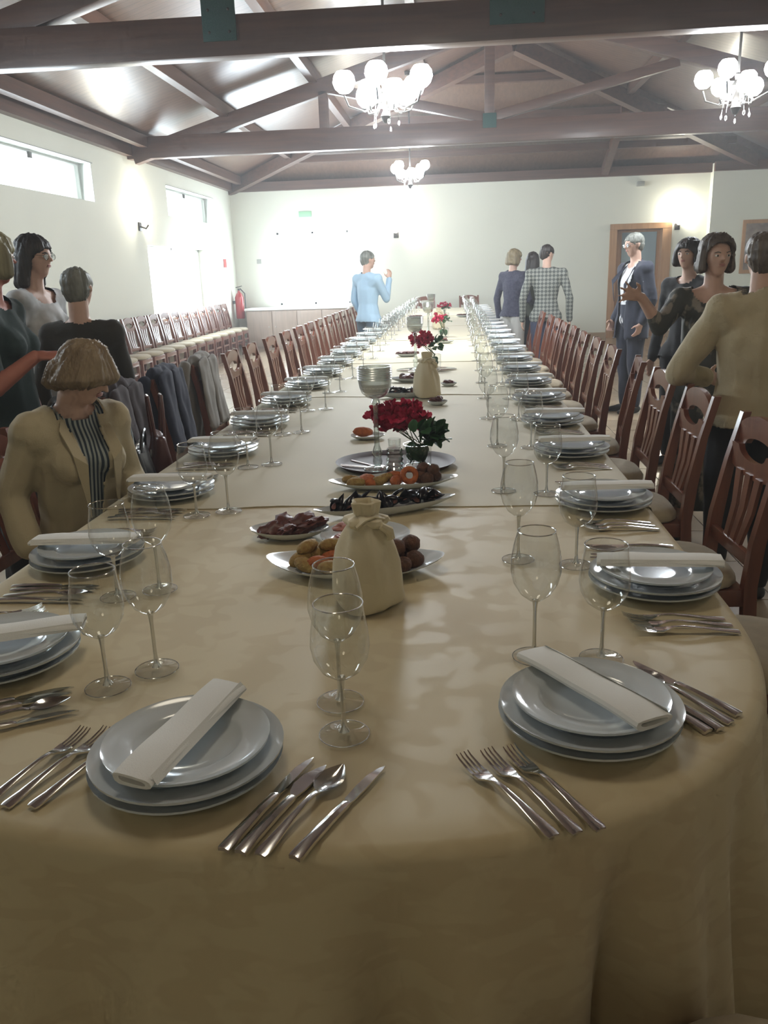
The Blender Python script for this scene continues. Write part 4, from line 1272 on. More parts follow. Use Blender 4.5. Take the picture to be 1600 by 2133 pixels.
fooddup(cm, (-.13, 8.3, ZT + .03), (0, 0, 1), 1.2, label='dark morsel in the dish before the third flowers', group='morsel third')
w3 = wrapped((-.22, 10.4, ZT), 'third bottle wrapped in cream cloth, beyond the third flowers')
arrangement((-.16, 12.2, ZT), 'fourth arrangement of red flowers near the far end', 30, 14, .055, .10, fc=(-.02, .02, .21), fr=(.10, .05, .045), lc=(.0, -.03, .17))
candle_holder((-.36, 12.2, ZT), 'fourth tall glass candle holder near the far end')
for k, (x, yy, n_) in enumerate(((-.62, 12.9, 'left'), (.12, 12.9, 'right'))):
    dish('oval_dish', 'far dark-filled dish %s of the fourth flowers' % n_, (x, yy, ZT), .13, .08, .03, M['plate'])
    for q in range(3): fooddup(cm, (x - .06 + .06 * q, yy, ZT + .03), (0, 0, q), 1.2, label='dark piece on the far dish %s of the fourth flowers' % n_, group='dark pieces far %s' % n_)

# ================================================================== PEOPLE
from mathutils import Euler
def hull(bm, c1, r1, c2, r2, n=10):
    """closed convex solid round two ellipsoids"""
    tmp = bmesh.new()
    for c, r in ((c1, r1), (c2, r2)):
        if not hasattr(r, '__len__'): r = (r, r, r)
        s = bmesh.ops.create_uvsphere(tmp, u_segments=n, v_segments=max(6, n // 2 + 1), radius=1)
        for v in s['verts']: v.co = Vector((v.co.x * r[0], v.co.y * r[1], v.co.z * r[2])) + Vector(c)
    h = bmesh.ops.convex_hull(tmp, input=tmp.verts[:])
    dead = [g for g in h['geom_interior'] if isinstance(g, bmesh.types.BMVert)] + [v for v in tmp.verts if not v.link_faces]
    bmesh.ops.delete(tmp, geom=list(set(dead)), context='VERTS')
    me = bpy.data.meshes.new('t'); tmp.to_mesh(me); tmp.free(); bm.from_mesh(me); bpy.data.meshes.remove(me)

def remesh(name, prims, mat_, parent, voxel=.012, smooth=3, disp=None, cut=None, clamp=None, face_mat=None, solid=0):
    """prims: (c1, r1, c2, r2). Union them into one continuous skin."""
    bm = bmesh.new()
    for p in prims: hull(bm, *p)
    me = bpy.data.meshes.new(name); bm.to_mesh(me); bm.free()
    o = bpy.data.objects.new(name, me); C.objects.link(o)
    m = o.modifiers.new('r', 'REMESH'); m.mode = 'VOXEL'; m.voxel_size = voxel
    if smooth:
        m = o.modifiers.new('s', 'SMOOTH'); m.factor = .5; m.iterations = smooth
    dg = bpy.context.evaluated_depsgraph_get(); dg.update()
    m2 = bpy.data.meshes.new_from_object(o.evaluated_get(dg))
    bpy.data.objects.remove(o); bpy.data.meshes.remove(me)
    m2.name = name
    bm = bmesh.new(); bm.from_mesh(m2)
    if disp:
        bm.normal_update()
        for v in bm.verts:
            v.co += v.normal * disp(v.co)
    if clamp:
        for v in bm.verts: v.co = clamp(v.co)
    if cut:
        dead = [v for v in bm.verts if cut(v.co)]
        bmesh.ops.delete(bm, geom=dead, context='VERTS')
    mats = mat_ if isinstance(mat_, (list, tuple)) else [mat_]
    for f in bm.faces:
        f.smooth = True
        if face_mat: f.material_index = face_mat(f.calc_center_median())
    bm.to_mesh(m2); bm.free()
    m2.materials.clear()
    for q in mats: m2.materials.append(q)
    o = bpy.data.objects.new(name, m2); C.objects.link(o); o.parent = parent
    if solid:
        m = o.modifiers.new('thickness', 'SOLIDIFY'); m.thickness = solid; m.offset = -1; m.use_even_offset = False
    return o

def V(*a): return Vector(a)
def folds(amp, sx=9, sz=5, seed=0):
    def d(co):
        return amp * (noise.noise(Vector((co.x * sx, co.y * sx, co.z * sz + seed))) + .5 * noise.noise(Vector((co.x * 22, co.y * 22, co.z * 11 + seed))))
    return d

def hand_prims(w_, d, palm_n, s=1.0, curl=.35, spread=.12, side=1):
    """w_: wrist point, d: direction of the hand, palm_n: palm normal; side: thumb side sign"""
    d = d.normalized(); n = (palm_n - d * palm_n.dot(d)).normalized(); t = d.cross(n) * side
    P = []
    k = w_ + d * .045 * s
    P.append((w_, (.022 * s,) * 3, w_ + d * .03 * s + t * .008 * s, (.022 * s,) * 3))
    P.append((w_ + d * .03 * s + t * .022 * s, .013 * s, w_ + d * .085 * s + t * .024 * s, .012 * s))
    P.append((w_ + d * .03 * s - t * .018 * s, .013 * s, w_ + d * .078 * s - t * .026 * s, .011 * s))
    P.append((w_ + d * .04 * s, .014 * s, w_ + d * .083 * s, .013 * s))
    lens = (.070, .078, .072, .056)
    for i in range(4):
        off = (.027 - .018 * i)
        b = w_ + d * (.082 - .003 * abs(i - 1)) * s + t * off * s
        dirv = (d + t * (spread * (1.5 - i) * .6)).normalized()
        L = lens[i] * s; c = curl * (1 + .15 * i)
        p = b; a = 0
        for seg, fr in enumerate((.45, .32, .23)):
            a += c * (.6 if seg == 0 else .8)
            dd = dirv * math.cos(a) + n * math.sin(a)
            q = p + dd * L * fr
            r1 = (.0092 - .0008 * seg) * s; P.append((p, r1, q, r1 - .0006 * s)); p = q
    b = w_ + d * .028 * s + t * .024 * s
    m = b + (d * .55 + t * .75 + n * .35).normalized() * .042 * s
    e = m + (d * .85 + t * .35 + n * .35).normalized() * .034 * s
    P.append((b, .013 * s, m, .0105 * s)); P.append((m, .0105 * s, e, .0085 * s))
    return P

def head_prims(c, h, R):
    """c: head centre; R rotation; face looks along +Y"""
    def T(x, y, z): return c + R @ Vector((x * h, y * h, z * h))
    rr = lambda *a: tuple(k * h for k in a)
    P = []
    P.append((T(0, -.008, .018), rr(.042, .050, .046), T(0, .008, .005), rr(.040, .046, .045)))
    P.append((T(0, .012, -.018), rr(.033, .034, .035), T(0, .025, -.046), rr(.017, .015, .014)))   # jaw and chin
    P.append((T(-.018, .022, -.012), rr(.016, .016, .016), T(.018, .022, -.012), rr(.016, .016, .016)))  # cheeks
    P.append((T(-.018, .038, .012), rr(.010, .008, .006), T(.018, .038, .012), rr(.010, .008, .006)))    # brow
    P.append((T(0, .050, .006), rr(.0045, .004, .004), T(0, .060, -.009), rr(.0065, .005, .005)))       # nose
    P.append((T(-.006, .048, -.012), rr(.004, .004, .003), T(.006, .048, -.012), rr(.004, .004, .003)))
    P.append((T(-.009, .0410, -.0255), rr(.005, .006, .0035), T(.009, .0410, -.0255), rr(.005, .006, .0035)))  # mouth
    for s in (-1, 1):
        P.append((T(s * .044, -.004, .004), rr(.003, .008, .009), T(s * .043, -.002, -.010), rr(.003, .005, .005)))
    return P, T

def person(name, label, loc, rz, h, joints=None, hair='short', hairmat=None, top=None, bottom=None, skin='skin', female=True,
           head=(0, 0, 0), lean=0.0, voxel=.011, sleeve=1.0, glasses=False, jacket=None, top_disp=.006, top_long=.50, skirt=None, shoe='black', hands=None, belly=1.0, neckline=.0, group=None, detail=True, seated=False, hair_pars={}):
    t = thing(name, label, 'person', loc, rz, group)
    J = {}
    sw = .100 * h if female else .117 * h
    J['pel'] = V(0, 0, .53 * h); J['waist'] = V(0, .0, .62 * h); J['chest'] = V(0, .005, .735 * h); J['neck'] = V(0, -.005 * h, .845 * h)
    J['head'] = V(0, .012 * h, .932 * h)
    for s, n in ((-1, 'L'), (1, 'R')):      # 'R' is the figure's own right: +X when facing +Y
        J['sh' + n] = V(s * sw * .97, -.005, .800 * h)
        J['el' + n] = V(s * (sw + .045 * h), -.03, .635 * h)
        J['wr' + n] = V(s * (sw + .050 * h), .03, .485 * h)
        J['hip' + n] = V(s * .052 * h, 0, .50 * h)
        J['kn' + n] = V(s * .060 * h, .015, .275 * h)
        J['an' + n] = V(s * .062 * h, -.015, .045 * h)
    if joints:
        for k, v in joints.items(): J[k] = Vector(v)
    if lean:
        Rl = Matrix.Rotation(-lean, 3, 'X')
        for k in ('waist', 'chest', 'neck', 'head', 'shL', 'shR'): J[k] = J['pel'] + Rl @ (J[k] - J['pel'])
    bw = (.078 if female else .080) * h * belly; cd = .058 * h * belly
    torso = [(J['pel'], (.088 * h * belly, .062 * h * belly, .06 * h), J['waist'], (bw * .88, cd, .05 * h)),
             (J['waist'], (bw * .88, cd, .05 * h), J['chest'], (.083 * h * (1.0 if female else 1.12), .060 * h * belly, .055 * h)),
             (J['chest'], (.083 * h * (1.0 if female else 1.12), .060 * h * belly, .055 * h), (J['shL'] + J['shR']) / 2 + V(0, 0, -.005 * h), (.062 * h, .040 * h, .030 * h))]
    for n in 'LR':
        torso.append(((J['shL'] + J['shR']) / 2 + V(0, -.004 * h, .012 * h), .034 * h, J['sh' + n], .027 * h))
        torso.append(((J['shL'] + J['shR']) / 2 + (J['neck'] - (J['shL'] + J['shR']) / 2) * .75 + V(0, -.006 * h, 0), .022 * h, J['sh' + n] * .75 + (J['shL'] + J['shR']) * .125, .026 * h))
        torso.append((J['chest'], .045 * h, J['sh' + n], .031 * h))
    if female: torso += [(J['chest'] + V(-.038 * h, .045 * h, -.012 * h), .028 * h, J['chest'] + V(-.03 * h, .02 * h, .03 * h), .02 * h), (J['chest'] + V(.038 * h, .045 * h, -.012 * h), .028 * h, J['chest'] + V(.03 * h, .02 * h, .03 * h), .02 * h)]
    neck = [((J['shL'] + J['shR']) / 2 + V(0, -.005 * h, .0), .036 * h, J['neck'], .031 * h), (J['neck'], .031 * h, J['head'] + V(0, -.012 * h, -.03 * h), .030 * h)]
    arms_u = []; arms_l = []; handp = []
    for n in 'LR':
        arms_u.append((J['sh' + n], .030 * h, J['el' + n], .0235 * h))
        arms_l.append((J['el' + n], .0235 * h, J['wr' + n], .0155 * h))
        d = (J['wr' + n] - J['el' + n]).normalized()
        hp = (hands or {}).get(n, {})
        dd = Vector(hp['d']) if 'd' in hp else d
        pn = Vector(hp['n']) if 'n' in hp else Vector((1 if n == 'L' else -1, .2, 0))
        handp += hand_prims(J['wr' + n], dd, pn, h / 1.7 * hp.get('s', 1.0), hp.get('curl', .35), hp.get('spread', .12), hp.get('side', 1 if n == 'R' else -1))
    legs = []
    for n in 'LR':
        legs.append((J['pel'] + V((-1 if n == 'L' else 1) * .035 * h, 0, -.01 * h), .055 * h, J['hip' + n], .054 * h))
        legs.append((J['hip' + n], .054 * h, J['kn' + n], .034 * h))
        legs.append((J['kn' + n], .034 * h, J['kn' + n] * .65 + J['an' + n] * .35 + V(0, -.012 * h, 0), .032 * h))
        legs.append((J['kn' + n] * .65 + J['an' + n] * .35 + V(0, -.012 * h, 0), .032 * h, J['an' + n], .020 * h))
    feet = []
    for n in 'LR':
        a = J['an' + n]; z = a.z
        feet.append((a + V(0, -.012 * h, -.022 * h), (.018 * h, .022 * h, .020 * h), a + V(0, .085 * h, -.032 * h), (.020 * h, .028 * h, .0115 * h)))
    RH = Euler(head, 'XYZ').to_matrix()
    hp_, T = head_prims(J['head'], h, RH)
    vx = voxel
    body = remesh('body', torso + neck + arms_u + arms_l + handp + legs + feet + hp_, [M[skin], M['lips']], t, vx, 2 if vx < .009 else 1,
                  face_mat=lambda c: 1 if detail and (lambda q: abs(q.x) < .013 * h and q.y > .040 * h and -.0305 * h < q.z < -.0205 * h)(RH.transposed() @ (c - J['head'])) else 0)
    if detail:
        for s in (-1, 1):
            bm = bmesh.new(); c = T(s * .0175, .0450, .003); blob(bm, c, (.0075 * h, .0050 * h, .0042 * h), rot=head, sub=2); e = obj('eye', bm, M['eye'], t)
            bm = bmesh.new(); blob(bm, T(s * .0172, .0494, .003), (.0032 * h, .0016 * h, .0034 * h), rot=head, sub=1); obj('iris', bm, M['iris'], e)
            bm = bmesh.new(); tube(bm, [T(s * .009, .0515, .0115), T(s * .018, .0505, .0145), T(s * .027, .0445, .0115)], [.0014 * h, .0018 * h, .0009 * h], 5); obj('eyebrow', bm, hairmat or M['iris'], t)
    if detail:
        bm = bmesh.new()
        for zz in (-.0232, -.0272): blob(bm, T(0, .0478, zz), (.0105 * h, .0030 * h, .0022 * h), rot=head, sub=2)
        obj('lips', bm, M['lips'], t)
    if glasses:
        bm = bmesh.new()
        for s in (-1, 1):
            pts = [T(s * .0185 + .0125 * math.cos(a), .0525, .002 + .0095 * math.sin(a)) for a in [2 * PI * k / 14 for k in range(15)]]
            tube(bm, pts, .0011, 5, False)
            tube(bm, [T(s * .031, .052, .005), T(s * .044, .035, .006), T(s * .047, -.004, .006)], .0012, 5)
        tube(bm, [T(-.006, .0535, .004), T(.006, .0535, .004)], .0012, 5)
        g = obj('glasses', bm, M['dark'], t)
        for s in (-1, 1):
            bm = bmesh.new(); blob(bm, T(s * .0185, .0525, .002), (.0118 * h, .0006 * h, .009 * h), rot=head, sub=2); obj('lens', bm, M['lens'], g)
    # hair
    hm = hairmat or M['iris']
    Ri = RH.transposed()
    def S(amp):
        def d(co):
            q = Ri @ (co - J['head'])
            a = math.atan2(q.x, q.y)
            return amp * (noise.noise(Vector((a * 9, q.z * 6, 1))) + .6 * noise.noise(Vector((a * 22, q.z * 9, 4))))
        return d
    g_ = hair_pars
    hs = []
    rr = lambda *a: tuple(k * h for k in a)
    hline = g_.get('line', .026)
    if hair == 'short':
        hs.append((T(0, -.010, .022), rr(.0475, .052, .046), T(0, .004, .020), rr(.0455, .047, .043)))
        hs.append((T(0, -.020, .0), rr(.045, .040, .030), T(0, -.024, -.022), rr(.034, .026, .02)))
        low = g_.get('low', -.04); side = .0
    elif hair == 'bob':
        w = g_.get('w', 1.0)
        hs.append((T(0, -.008, .026), rr(.054 * w, .058, .048), T(0, .010, .022), rr(.052 * w, .050, .044)))
        for s in (-1, 1):
            hs.append((T(s * .042 * w, -.004, .01), rr(.016, .034, .030), T(s * .046 * w, .0, -.036), rr(.017, .030, .016)))
        hs.append((T(0, -.035, .0), rr(.048 * w, .026, .03), T(0, -.038, -.032), rr(.046 * w, .026, .020)))
        for s in (-1, 1): hs.append((T(s * .046 * w, -.004, -.030), rr(.016, .022, .022), T(s * .034 * w, -.036, -.028), rr(.018, .026, .022)))
    elif hair == 'bell':
        hs.append((T(0, -.006, .030), rr(.050, .056, .040), T(0, .004, -.012), rr(.074, .076, .020)))
        hs.append((T(0, -.020, .0), rr(.060, .050, .030), T(0, -.030, -.034), rr(.056, .036, .020)))
    elif hair == 'long':
        w = g_.get('w', 1.0)
        hs.append((T(0, -.008, .024), rr(.050 * w, .056, .048), T(0, .008, .020), rr(.048 * w, .048, .044)))
        for s in (-1, 1):
            hs.append((T(s * .040 * w, -.008, .01), rr(.014, .030, .030), T(s * .044 * w, -.02, -.075), rr(.016, .024, .02)))
        hs.append((T(0, -.032, .0), rr(.046, .028, .03), T(0, -.045, -.080), rr(.046, .022, .022)))
    fw = g_.get('face', .034)
    if hair == 'bell': fw = -1
    def clampf(co):
        q = Ri @ (co - J['head'])
        x, y, z = q.x / h, q.y / h, q.z / h
        hl = hline - .9 * max(0, abs(x) - .018)
        if y > .012 and z < hl and abs(x) < fw + .006:
            y2 = .010
            k = min(1, max(0, (hl - z) / .008)) * min(1, max(0, (fw + .006 - abs(x)) / .006))
            y = y + (y2 - y) * k
            q = Vector((x * h, y * h, z * h))
            return J['head'] + RH @ q
        return co
    if hair != 'none':
        remesh('hair', hs, hm, t, max(.006, vx * .8), 3, disp=S(.008), clamp=clampf)
    # clothes
    def grow(pr, g):
        out = []
        for a, r, b, q in pr:
            f = lambda r: tuple(x + g for x in r) if hasattr(r, '__len__') else r + g
            out.append((a, f(r), b, f(q)))
        return out
    nz = (J['shL'] + J['shR']).z / 2 + .026 * h
    def sleeves(fr):
        fr = .22 if jacket and fr > .9 and fr != .97 else fr
        o = list(arms_u)
        if fr < .5: o = [(a, r, a + (b - a) * fr * 2, q + .006) for a, r, b, q in arms_u]
        elif fr > .5: o += [(a, r, a + (b - a) * min(1.03, (fr - .5) * 2), q + .004) for a, r, b, q in arms_l]
        return o
    def necks(g): return [((J['shL'] + J['shR']) / 2, .040 * h, J['neck'] + V(0, -.004 * h, -.012 * h), .034 * h)] if g else []
    if bottom and not skirt:
        remesh('trousers', grow(legs, .012) + grow(torso[:1], .010), bottom, t, vx * 1.15, 3, disp=folds(.008, 8, 5, 3), cut=lambda c: c.z > (J['waist'].z if jacket else max(top_long * h + .045, J['pel'].z)) or c.z < min(J['anL'].z, J['anR'].z) - .01 * h)
    if skirt:
        z0 = skirt * h
        remesh('skirt', grow(torso[:1], .014) + [(J['pel'], (.095 * h * belly, .07 * h * belly, .05 * h), V((J['knL'].x + J['knR'].x) / 2, (J['knL'].y + J['knR'].y) / 2, z0), (.105 * h, .085 * h, .02))], bottom, t, vx * 1.15, 3, disp=folds(.016, 12, 1.5, 5), cut=lambda c: c.z > max(top_long * h + .04, J['pel'].z))
    if shoe: remesh('shoes', grow(feet, .005), M[shoe], t, vx, 2)
    if top:
        zt = top_long * h
        remesh('top', grow(torso, .006 if jacket else .015) + ([] if jacket else [(J['waist'], (bw * .88 + .018, cd + .018, .05 * h), J['pel'] + V(0, 0, -.02 * h), (.098 * h * belly + .014, .072 * h * belly + .014, .04 * h))]) + (grow(legs[:1] + legs[4:5], .024) if not (seated or jacket) else []) + grow(sleeves(sleeve), .008) + necks(not neckline), top, t, vx * 1.1, 3, disp=folds(top_disp, 9, 6, 1),
               cut=lambda c: (c.z < zt and abs(c.x) < .105 * h) or ((c - (J['neck'] + V(0, .012 * h + neckline * .5, .004 * h))).length < .046 * h + neckline))
    if jacket:
        jm, open_, zl_ = jacket['mat'], jacket.get('open', .03), jacket.get('len', .47) * h
        pr = grow(torso, .026) + grow(sleeves(jacket.get('sleeve', .97)), .017) + [((J['pel']), (.095 * h * belly + .02, .068 * h * belly + .02, .05 * h), V(J['pel'].x, J['pel'].y, zl_), (.100 * h * belly + .02, .072 * h * belly + .02, .015))] + necks(True)
        def cutj(c):
            if c.z > nz + .004 * h and abs(c.x) < .05 * h and c.y > -.03 * h: return True
            if c.z < zl_ and abs(c.x) < .12 * h and not seated: return True
            if c.y > J['chest'].y + .0 and abs(c.x - jacket.get('cx', 0)) < .06 * h:
                u = (c.z - zl_) / (nz - zl_)
                wd = (open_ * (.35 + .9 * abs(u - .35)))
                if abs(c.x - jacket.get('cx', 0)) < wd * h: return True
            return False
        remesh('jacket', pr, jm, t, vx * 1.1, 3, disp=folds(.011, 9, 6, 8), cut=cutj, solid=.004)
        # lapels and collar
        for s in (-1, 1):
            bm = bmesh.new()
            yc = J['chest'].y + .060 * h * belly + .040
            p = [V(s * .040 * h, J['neck'].y + .018 * h + .0, nz + .004 * h), V(s * (open_ * .62 + .008) * h, yc + .012, J['chest'].z - .01 * h), V(s * .016 * h + s * open_ * .45 * h, yc - .0, J['waist'].z + .01 * h),
                 V(s * (open_ * .62 + .034) * h, yc + .002, J['chest'].z + .012 * h), V(s * .056 * h, J['chest'].y + .045 * h, nz - .022 * h)]
            a = [bm.verts.new(q) for q in p]; bm.faces.new((a[0], a[1], a[3], a[4])); bm.faces.new((a[1], a[2], a[3]))
            bmesh.ops.subdivide_edges(bm, edges=bm.edges[:], cuts=2, use_grid_fill=True)
            bmesh.ops.solidify(bm, geom=bm.faces[:], thickness=.005)
            obj('lapel', bm, jm, t)
        bm = bmesh.new()
        pts = []
        for k in range(13):
            a = PI * (1.12 + .0) * (k / 12) + PI * -.06
            pts.append((math.cos(a) * .044 * h, -math.sin(a) * .040 * h + J['neck'].y + .008))
        lo = [bm.verts.new((x * 1.22, y * 1.15 - .004, nz - .012 * h)) for x, y in pts]; hi = [bm.verts.new((x, y, nz + .020 * h)) for x, y in pts]
        for a_, b_, c_, d_ in zip(lo, lo[1:], hi[1:], hi): bm.faces.new((a_, b_, c_, d_))
        bmesh.ops.solidify(bm, geom=bm.faces[:], thickness=.006)
        obj('collar', bm, jm, t)
    t['_J'] = [0]
    del t['_J']
    return t, J

def hairm(name, c, c2=None): return mat(name, c, .5, col2=c2 or tuple(x * .55 for x in c), vscale=30, stretch=(1, 1, .12), bump=.4, bscale=90)
H_GREY = hairm('grey_hair', (.26, .27, .24), (.13, .135, .12)); H_BLONDE = hairm('blonde_hair', (.30, .24, .14)); H_DARK = hairm('dark_hair', (.035, .026, .022)); H_LBROWN = hairm('light_brown_hair', (.27, .20, .12), (.17, .115, .065)); H_BG = hairm('brown_grey_hair', (.17, .14, .115), (.075, .06, .05)); H_PALE = hairm('pale_hair', (.36, .33, .2))
F = lambda n, c, **k: mat(n, c, .85, bump=.12, bscale=250, sheen=.1, **k)
CREAM = F('cream_blazer', (.47, .40, .26), var=.05, vscale=5); NAVY = F('navy_cloth', (.022, .026, .045)); BLACKC = F('black_cloth', (.012, .012, .014)); WHITEC = F('white_cloth', (.72, .74, .76)); LBLUE = F('light_blue_cloth', (.38, .54, .68)); SLATE = F('slate_cloth', (.09, .13, .17)); DKGREEN = F('dark_green_cloth', (.015, .035, .035)); DKBROWN = F('dark_brown_cloth', (.035, .03, .022)); OLIVE = F('olive_cloth', (.06, .065, .045)); JEANS = F('navy_jeans', (.035, .042, .085)); PALET = F('pale_trousers', (.6, .6, .58)); NAVYP = F('navy_print', (.035, .038, .07), col2=(.07, .07, .11), vscale=40)
WPRINT = mat('white_top_grey_print', (.72, .73, .75), .85, col2=(.30, .31, .31), vscale=7)
DRESS = mat('dark_floral_print', (.05, .052, .043), .75, col2=(.24, .21, .17), vscale=17, stretch=(1, 1, .6))
DRESS.node_tree.nodes['Color Ramp'].color_ramp.elements[0].position = .38; DRESS.node_tree.nodes['Color Ramp'].color_ramp.elements[1].position = .46
STRIPE = stripe_mat('striped_shirt', (.03, .05, .075), (.42, .46, .44), 22, 'X')
PLAID = stripe_mat('plaid_shirt', (.075, .085, .08), (.27, .28, .25), 7, 'PLAID')

# seated woman in the cream blazer, turned towards the camera, head bowed
h = 1.60
jo = dict(pel=(0, -.03, .53), waist=(0, .0, .69), chest=(0, .035, .90), neck=(0, .045, 1.085), head=(-.015, .115, 1.170),
          shL=(-.140, .03, .985), shR=(.140, .02, .985), elR=(.215, -.03, .78), wrR=(.225, .07, .625), elL=(-.175, .03, .78), wrL=(-.13, .22, .69),
          hipL=(-.09, .02, .50), hipR=(.09, .02, .50), knL=(-.10, .42, .50), knR=(.10, .42, .50), anL=(-.10, .40, .075), anR=(.10, .40, .075))
# local 'R' is +X; she faces +Y locally, turned so that her front looks to the right and to the camera
P0, J0 = person('person', 'seated woman with a brown bob in a cream blazer and striped shirt, looking down', (-1.30, 2.62, 0), -PI / 2 - math.radians(38), h, jo, 'bell', H_LBROWN, STRIPE, BLACKC, jacket=dict(mat=CREAM, open=.034, len=.33), head=(-.50, .08, .42), voxel=.0078, hair_pars=dict(w=1.26, line=-.004, face=.024), seated=True, top_long=.34, hands={'R': dict(d=(-.1, .5, -.8), curl=.5)})
# woman in the dark floral dress, facing the camera, right arm raised
h = 1.58
jo = dict(elR=(.26, .10, 1.14), wrR=(.365, .19, 1.29), elL=(-.245, .02, 1.02), wrL=(-.20, .22, 1.0))
person('person', 'woman with a grey-brown bob in a dark floral dress, gesturing with her raised arm', (1.30, 4.42, 0), PI - .12, h, jo, 'bob', H_BG, DRESS, DRESS, skirt=.12, head=(-.02, 0, .25), voxel=.0078, sleeve=.66, neckline=.035, top_long=.47, hands={'R': dict(d=(.8, .4, .25), n=(-.3, .8, -.3), curl=.2, spread=.6)}, belly=1.15, hair_pars=dict(w=1.0, line=.044, face=.037))
person('person', 'blurred woman with dark curly hair, right behind the woman in the floral dress', (1.62, 6.1, 0), PI - .9, 1.61, None, 'bob', H_DARK, BLACKC, BLACKC, head=(0, 0, .2), voxel=.013, belly=.85, detail=True, hair_pars=dict(w=1.05))
jo = dict(elL=(-.30, .02, 1.0), wrL=(-.16, .16, .96), elR=(.27, .03, 1.0), wrR=(.14, .2, .98))
person('person', 'person seen from behind in a cream jacket and black trousers at the right edge', (1.235, 3.55, 0), -.12, 1.56, jo, 'short', H_BG, WHITEC, BLACKC, jacket=dict(mat=CREAM, open=.03, len=.50), voxel=.010, detail=False, belly=1.12, hair_pars=dict(low=-.05), female=True)
jo = dict(elR=(.25, -.05, 1.12), wrR=(.23, .06, .92), elL=(-.25, -.04, 1.12), wrL=(-.22, .03, .9))
person('person', 'grey-haired man with glasses in a navy blazer and open white shirt, before the doorway', (1.74, 8.5, 0), PI / 2 + .35, 1.745, jo, 'short', H_GREY, WHITEC, NAVY, jacket=dict(mat=NAVY, open=.075, len=.42), female=False, glasses=True, head=(-.12, 0, 0), voxel=.012, belly=1.08)
person('person', 'man in a grey plaid shirt and navy jeans with his back to the camera', (1.09, 10.4, 0), -.15, 1.71, None, 'short', H_DARK, PLAID, JEANS, female=False, head=(-.15, 0, -.7), voxel=.013, top_long=.47, detail=True)
person('person', 'dark-haired person in olive mostly hidden behind the man in plaid', (.98, 11.1, 0), -.3, 1.64, None, 'long', H_DARK, OLIVE, NAVY, voxel=.015, detail=False)
jo = dict(elR=(.23, .03, 1.06), wrR=(.15, .22, 1.0))
person('person', 'woman with a dark blonde bob in a navy printed jacket and pale trousers', (.73, 11.0, 0), -.75, 1.68, jo, 'bob', H_BLONDE, NAVYP, PALET, head=(-.05, 0, -.4), voxel=.013, top_long=.5, detail=True, hair_pars=dict(w=.95))
jo = dict(elR=(.20, .13, 1.13), wrR=(.12, .26, 1.36), elL=(-.27, -.0, 1.12), wrL=(-.25, .1, .93))
person('person', 'man in light blue shirt and slate trousers holding one hand up near the far wall', (-1.10, 10.5, 0), -.75, 1.715, jo, 'short', H_GREY, LBLUE, SLATE, female=False, head=(0, 0, -.3), voxel=.013, detail=True, hands={'R': dict(d=(0, .1, 1), n=(-1, .2, 0), curl=.6)})
# standing group on the left
jo = dict(elR=(.24, .06, 1.06), wrR=(.20, .22, 1.175))
person('person', 'pale-haired woman in dark green at the left edge holding out her bare forearm', (-1.89, 3.30, 0), -PI / 2 + .1, 1.665, jo, 'bob', H_PALE, DKGREEN, BLACKC, skirt=.12, skin='skinp', voxel=.0085, sleeve=.40, head=(0, 0, .85), hands={'R': dict(d=(-.05, 1, .02), n=(-.3, 0, -1), curl=.30)}, top_long=.42)
person('person', 'dark-haired woman with glasses in a white top with grey print, in profile', (-2.24, 4.35, 0), -PI / 2 - .1, 1.70, None, 'long', H_DARK, WPRINT, BLACKC, glasses=True, voxel=.011, belly=1.15, neckline=.03, head=(-.05, 0, 0))
person('person', 'person with short grey hair in a dark brown top, seen from behind', (-1.76, 3.80, 0), .05, 1.52, dict(elR=(.15, .10, 1.0), wrR=(.05, .22, .95)), 'short', H_GREY, DKBROWN, BLACKC, voxel=.010, detail=False, belly=1.0, neckline=.02, hair_pars=dict(low=-.05))

# ================================================================== COATS AND BAGS ON THE CHAIRS
def coat(x, y, label, m, w=.42, length=.5, seed=0, rz=-PI / 2, top=.99, grp=None):
    """a coat over a chair back; local frame of the chair (back at -Y)"""
    t = thing('jacket_on_chair', label, 'jacket', (x, y, 0), rz)
    zt = top
    pr = [(V(-.02, -.285, zt - .02), (w / 2 - .01, .040, .045), V(-.03, -.325, zt - length), (w / 2 + .05, .045, .03)),
          (V(-.02, -.285, zt - .03), (w / 2 - .03, .05, .035), V(.03, -.345, zt - length * .9), (w / 2 - .06, .03, .03))]
    remesh('coat_body', pr, m, t, .012, 3, disp=folds(.030, 9, 2.2, seed))
    for s in (-1, 1):     # lapel side falling inside and the sleeves outside
        remesh('sleeve', [(V(s * (w / 2 - .02), -.31, zt - .05), .042, V(s * (w / 2 + .03), -.335, zt - length * .55), .038), (V(s * (w / 2 + .03), -.335, zt - length * .55), .038, V(s * (w / 2 + .01), -.33, zt - length * .95), .034)], m, t, .012, 3, disp=folds(.012, 10, 6, seed + s))
        remesh('front_panel', [(V(s * .09, -.235, zt - .03), (.10, .02, .03), V(s * .11, -.185, zt - length * .8), (.10, .018, .03))], m, t, .012, 3, disp=folds(.014, 12, 4, seed + 5 + s))
    return t
PLUM = F('plum_cloth', (.055, .04, .045)); GREYB = F('grey_beige_cloth', (.30, .28, .25), var=.1, vscale=4); NAVYC = F('navy_coat_cloth', (.02, .024, .05))
coat(-1.31, 3.15, 'black coat over the chair right behind the seated woman', BLACKC, .44, .50, 1)
coat(-1.31, 3.72, 'dark plum jacket over a left chair, beyond the handbags', PLUM, .44, .50, 2)
coat(-1.31, 4.35, 'navy coat over a left chair, beside the grey-beige jacket', NAVYC, .46, .52, 3)
coat(-1.31, 5.02, 'grey-beige jacket over a left chair, farthest of the draped jackets', GREYB, .46, .52, 4)
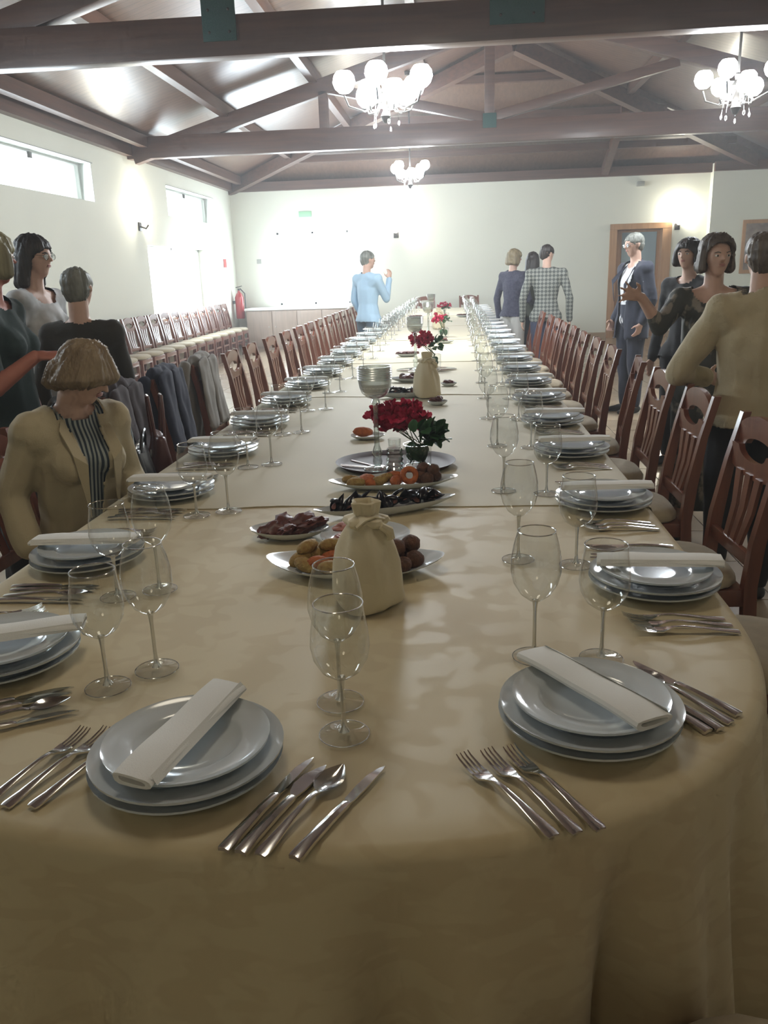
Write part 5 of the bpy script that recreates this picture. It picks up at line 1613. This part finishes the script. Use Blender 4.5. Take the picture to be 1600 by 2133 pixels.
LEATH = mat('maroon_leather', (.12, .045, .04), .4, coat=.2); BLEATH = mat('black_leather', (.012, .012, .012), .4, coat=.3); TAUPE = mat('taupe_leather', (.27, .21, .17), .45, coat=.1)
def handbag(loc, rz, label, m, w=.30, hgt=.22, d=.12, hl=.22):
    t = thing('handbag', label, 'handbag', loc, rz)
    pr = [(V(-w / 2 + .03, 0, .04), (.03, d / 2, .035), V(w / 2 - .03, 0, .04), (.03, d / 2, .035)), (V(-w / 2 + .03, 0, .04), (.03, d / 2, .035), V(-w / 2 + .05, 0, hgt), (.03, .02, .01)), (V(w / 2 - .03, 0, .04), (.03, d / 2, .035), V(w / 2 - .05, 0, hgt), (.03, .02, .01)),
          (V(-w / 2 + .05, 0, hgt), (.03, .022, .012), V(w / 2 - .05, 0, hgt), (.03, .022, .012)), (V(0, 0, .06), (w / 2 - .02, d / 2, .05), V(0, 0, hgt - .02), (w / 2 - .05, .028, .02))]
    remesh('bag_body', pr, m, t, .010, 3, disp=folds(.006, 12, 9, 2))
    for s in (-1, 1):
        bm = bmesh.new(); tube(bm, [(-w / 4, s * .018, hgt - .01), (-w / 5, s * .025, hgt + hl * .6), (-.03, s * .028, hgt + hl), (.03, s * .028, hgt + hl), (w / 5, s * .025, hgt + hl * .6), (w / 4, s * .018, hgt - .01)], .007, 6); obj('handle', bm, m, t)
    bm = bmesh.new(); ring(bm, (0, 0, 0), .014, .003, 16); bmesh.ops.rotate(bm, verts=bm.verts[:], matrix=Matrix.Rotation(PI / 2, 3, 'X')); obj('buckle', bm, M['metal'], t, loc=(0, -d / 2 * .55, hgt * .75))
    return t
handbag((-1.28, 3.36, .51), -1.1, 'maroon handbag with a tall handle on the left chairs behind the seated woman', LEATH, .30, .30, .13, .17)
handbag((-1.24, 3.03, .51), -1.3, 'black handbag with a small metal buckle on the chair behind the seated woman', BLEATH, .34, .32, .16, .06)
handbag((.98, 1.86, .36), 1.4, 'taupe handbag hanging on the nearest right chair at the picture edge', TAUPE, .34, .26, .15, .28)

# ------------------------------------------------------------------ thin scattering volume added to imitate veiling glare and glow round lights
hz = bpy.data.materials.new('glare_haze'); hz.use_nodes = True
nt = hz.node_tree
for n in list(nt.nodes): nt.nodes.remove(n)
out = nn(nt, 'ShaderNodeOutputMaterial'); vs = nn(nt, 'ShaderNodeVolumeScatter')
vs.inputs['Color'].default_value = (.97, .98, 1, 1); vs.inputs['Density'].default_value = 0.009; vs.inputs['Anisotropy'].default_value = .3
nt.links.new(vs.outputs[0], out.inputs['Volume'])
bm = bxs(XL + .001, YB + .001, .001, XR - .001, YF - .101, 4.95)
o = obj('glare_volume', bm, hz, None, False)
tag(o, kind='structure')
